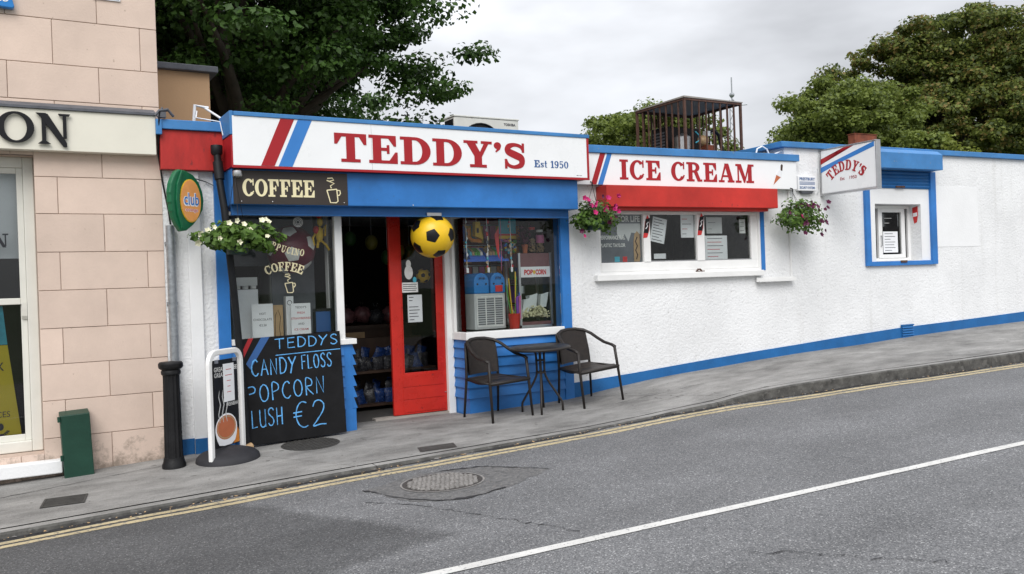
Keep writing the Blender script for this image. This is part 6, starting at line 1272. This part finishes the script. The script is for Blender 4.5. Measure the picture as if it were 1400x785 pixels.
# things inside the doorway
for k, z in enumerate((.52, .10)):
    sh = thing('shelf', 'dark shelf of blue sweet bags inside the doorway, %s' % ('upper' if k == 0 else 'lower'), 'shelf', (4.15, 1.4, z)); one('board', 'wood_dark', sh, lambda b: b.box(3.5, 1.2, z, 4.95, 1.7, z+.03)); one('upright', 'wood_dark', sh, lambda b: (b.box(3.5, 1.65, z+.03, 4.95, 1.7, z+.42),))
    for i in range(22):
        x = 3.58+(i % 11)*.125+random.uniform(-.02, .02); zz = z+.031+(.11 if i > 10 else 0); r_ = random.uniform(-.4, .4)
        bg_ = MB(); c_ = V3((x, 1.32+random.uniform(-.05, .1)+(.08 if i > 10 else 0), zz+.07)); ux2 = V3((math.cos(r_), math.sin(r_)*.4, .3*r_)).normalized()
        
        W_, H2, D2 = random.uniform(.065, .09), random.uniform(.085, .11), random.uniform(.025, .04)
        for sd_ in (-1, 1):
            rows_ = [[(c_.x+W_*(2*j/6-1)*(1-.12*math.sin(math.pi*i/6)), c_.y+sd_*D2*(1-(2*j/6-1)**4)*(1-(2*i/6-1)**4)+random.uniform(-.004, .004), c_.z+H2*(2*i/6-1)+random.uniform(-.003, .003)) for j in range(7)] for i in range(7)]
            bg_.add(*grid(rows_))
        o = bg_.build('sweet_bag', random.choice(['bagblue', 'bagblue', 'bagdark']), None, 'all', off=tuple(c_-V3((0, 0, .07)))); o.location = tuple(c_-V3((0, 0, .07))); o.rotation_euler = (random.uniform(-.3, .3), r_, random.uniform(-.5, .5))
        tag(o, 'small shiny sweet bag heaped on the %s shelf inside the doorway' % ('upper' if k == 0 else 'lower'), 'bag', 'sweet bags on the %s doorway shelf' % ('upper' if k == 0 else 'lower'))
t = thing('counter', 'dark wooden display counter inside the doorway', 'counter', (4.2, 2.2, .05)); one('top', 'wood_dark', t, lambda b: b.box(3.3, 1.9, 1.05, 5.0, 2.6, 1.10)); one('front', 'wood_dark', t, lambda b: b.box(3.35, 1.95, .05, 4.95, 2.0, 1.05)); one('card', 't_tan', t, lambda b: b.box(3.9, 1.94, .93, 4.25, 1.948, 1.01))
for i, (x, z, m_) in enumerate(((4.05, 1.22, 'bagpink'), (4.28, 1.24, 'bagpink'), (4.48, 1.2, 'bagdark'), (4.7, 1.22, 'bagpink'))):
    t = thing('candy_floss_bag', ['pink candy floss bag at the left on the dark counter', 'dull pink candy floss bag in the middle of the dark counter', 'dark crinkled bag on the counter behind the door edge', 'pink bag on the counter seen through the door glass'][i], 'bag', (x, 2.1, 1.10)); one('bag', m_, t, lambda b: b.add([(p[0]+random.uniform(-.02, .02), p[1], p[2]+random.uniform(-.02, .02)) for p in MB().ball((x, 2.1, z), (.13, .10, .115), 12, 9).V], MB().ball((x, 2.1, z), .1, 12, 9).F), smooth='all'); one('neck', 'clear', t, lambda b: b.lathe([(.03, .1), (.015, .14), (.04, .19)], (x, 2.1, z), 10))
t = thing('toy_duck', 'orange toy near the left edge of the doorway', 'toy', (3.85, 1.85, 1.1)); one('body', 't_org', t, lambda b: b.ball((3.83, 1.8, 1.52), (.06, .06, .10), 12, 9), smooth='all'); one('head', 't_org', t, lambda b: b.ball((3.86, 1.79, 1.66), (.05, .05, .055), 12, 9), smooth='all'); one('stand', 'wood_dark', t, lambda b: b.box(3.78, 1.76, 1.1, 3.9, 1.86, 1.43))
for i in range(9):
    x = 3.45+i*.19; t = thing('balloon', 'dark green and yellow balloon hanging from the shop ceiling inside', 'balloon', (x, 1.7, 2.2), 'balloons under the shop ceiling'); zz = 2.15+.18*math.sin(i*2.3); one('skin', ['dkgreen', 'dkyellow', 'dkgreen'][i % 3], t, lambda b: b.ball((x, 1.7+.3*math.sin(i), zz), (.085, .085, .10), 12, 9), smooth='all'); one('string', 'paper', t, lambda b: b.tube([(x, 1.7+.3*math.sin(i), zz+.1), (x, 1.7+.3*math.sin(i), 2.66)], .002, 4))
# door stickers
fd = Fr((0, .4005, 0))
t = thing('door_sticker', 'white snowman shaped sticker above a text card on the door glass', 'sticker', (4.26, .4, 1.5))
one('figure', 't_white', t, lambda b: (b.poly(fd, [(4.25+.055*math.cos(R(a)), 1.77+.085*math.sin(R(a))) for a in range(0, 360, 20)], 0, .001), b.poly(fd, [(4.25+.033*math.cos(R(a)), 1.87+.05*math.sin(R(a))) for a in range(0, 360, 20)], .0003, .0015))); one('text_card', 't_white', t, lambda b: b.rect(fd, 4.155, 1.53, 4.365, 1.65, 0, .001))
for i in range(4): one('printed_line', 'ink', t, lambda b: b.rect(fd, 4.17, 1.55+i*.024, 4.34+.01*(i % 2), 1.558+i*.024, .0011, .0016))
one('blue_dot', 't_cyan', t, lambda b: b.poly(fd, [(4.325+.025*math.cos(R(a)), 1.68+.035*math.sin(R(a))) for a in range(0, 360, 30)], 0, .001))
notice('door_notice', 'white printed sheet taped inside the door glass', 'notice', Fr((0, .4095, 0)), 4.225, 1.17, 4.415, 1.50, [.4, .3, .0001, .8, .9, .7, .8, .4])
# behind the serving window
t = thing('coffee_cups', 'red paper cups stacked behind the serving window', 'cups', (1.42, .45, 1.62)); one('stack', 't_red', t, lambda b: [b.lathe([(.03, 0), (.042, .1), (.04, .1), (.028, .01)], (1.36+.1*i, .5, 1.62+.09*j), 14) for i in range(3) for j in range(3)], smooth=True)
t = thing('steel_dispenser', 'steel dispenser standing behind the middle serving pane', 'machine', (1.98, .45, 1.62)); one('cylinder', 'steel', t, lambda b: b.lathe([(.05, 0), (.05, .35), (.03, .40), (.01, .44), (0, .44)], (1.98, .45, 1.62), 18), smooth=True)
t = thing('ice_cream_machine', 'grey ice cream machine dimly seen behind the right serving pane', 'machine', (2.8, 1.0, 1.3)); one('body', 'plastic_grey', t, lambda b: b.box(2.72, .9, 1.3, 3.08, 1.4, 2.35), bevel=.02); one('panel', 'wood_dark', t, lambda b: b.box(2.76, .89, 1.9, 3.04, .898, 2.2)); one('spout', 'steel', t, lambda b: b.tube([(2.9, .86, 1.9), (2.9, .86, 1.75)], .03, 10))
t = thing('tiled_panel', 'cream tiled wall panel inside the serving room', 'panel', (1.9, 1.9, 1.2)); 
for i in range(4):
    for j in range(6): one('tile', 't_tan', t, lambda b: b.box(1.6+i*.155, 1.9, 1.5+j*.155, 1.75+i*.155, 1.91, 1.65+j*.155))

# ================================================================== TREES
tree('sycamore_tree', 'big dark green broadleaf tree rising behind the TEDDY\'S sign', (4.5, 8.0, -.5), (3.9, 7.8, 7.2), (5.7, 4.0, 4.4), 520, .66, 290, .105, 'leaf_sycamore', .34, .34, .35, -.95, 34)
tree('sycamore_tree', 'second dark tree further back, filling the gaps under the first crown', (3.4, 13.5, -.5), (5.0, 13.5, 5.8), (5.9, 3.0, 4.6), 230, .8, 190, .14, 'leaf_sycamore', .32, .4, .3, -.95, 22)
tree('round_tree', 'distant green tree behind the roof cage', (30, 26, -1), (29.4, 26, 6.6), (5.1, 4.0, 4.9), 330, .7, 260, .17, 'leaf_mid', .3, .6, .5, -.5, 24)
tree('lime_tree', 'lower green tree at the left end of the far right trees', (31.6, 16, -1), (31.9, 16, 6.5), (4.1, 3.4, 4.0), 330, .62, 260, .155, 'leaf_mid', .3, .55, .5, -.5, 24)
tree('chestnut_tree', 'tall browning tree at the right edge, tallest of the far trees', (42, 17, -1), (42.0, 17, 9.2), (6.8, 5.2, 6.1), 720, .68, 260, .17, 'leaf_autumn', .42, .5, .55, -.6, 44)
tree('chestnut_tree', 'browning tree between the lower green tree and the tallest one', (35.4, 18.5, -1), (35.4, 18.5, 6.8), (3.7, 3.6, 4.3), 300, .62, 250, .16, 'leaf_autumn', .3, .55, .5, -.5, 24)
tree('light_tree', 'light green bush behind the rusty box and projecting sign', (33.8, 13.5, -1), (33.8, 13.5, 5.0), (2.0, 1.8, 2.4), 110, .48, 220, .15, 'leaf_light', .2, .6, .5, -.5)
# dry leaves and grit collected in the gutter
gl = MB()
for i in range(420):
    x = random.uniform(-1.5, 13); y = yk(x)-.012-abs(random.gauss(0, .045)); z = rz(x, y)+.005; r_ = random.uniform(.004, .014)*(2.0 if random.random() < .06 else 1); a = random.uniform(0, 6.28)
    gl.add([(x+r_*math.cos(a+k*1.57)*(1.5 if k % 2 else .8), y+r_*math.sin(a+k*1.57), z+random.uniform(0, .008)) for k in range(4)], [(0, 1, 2, 3)], random.choice([0, 0, 1, 2]))
o = gl.build('gutter_litter', ['t_tan', 'crack', 'manhole']); o['kind'] = 'stuff'; o['label'] = 'dry leaves and grit lying along the gutter'
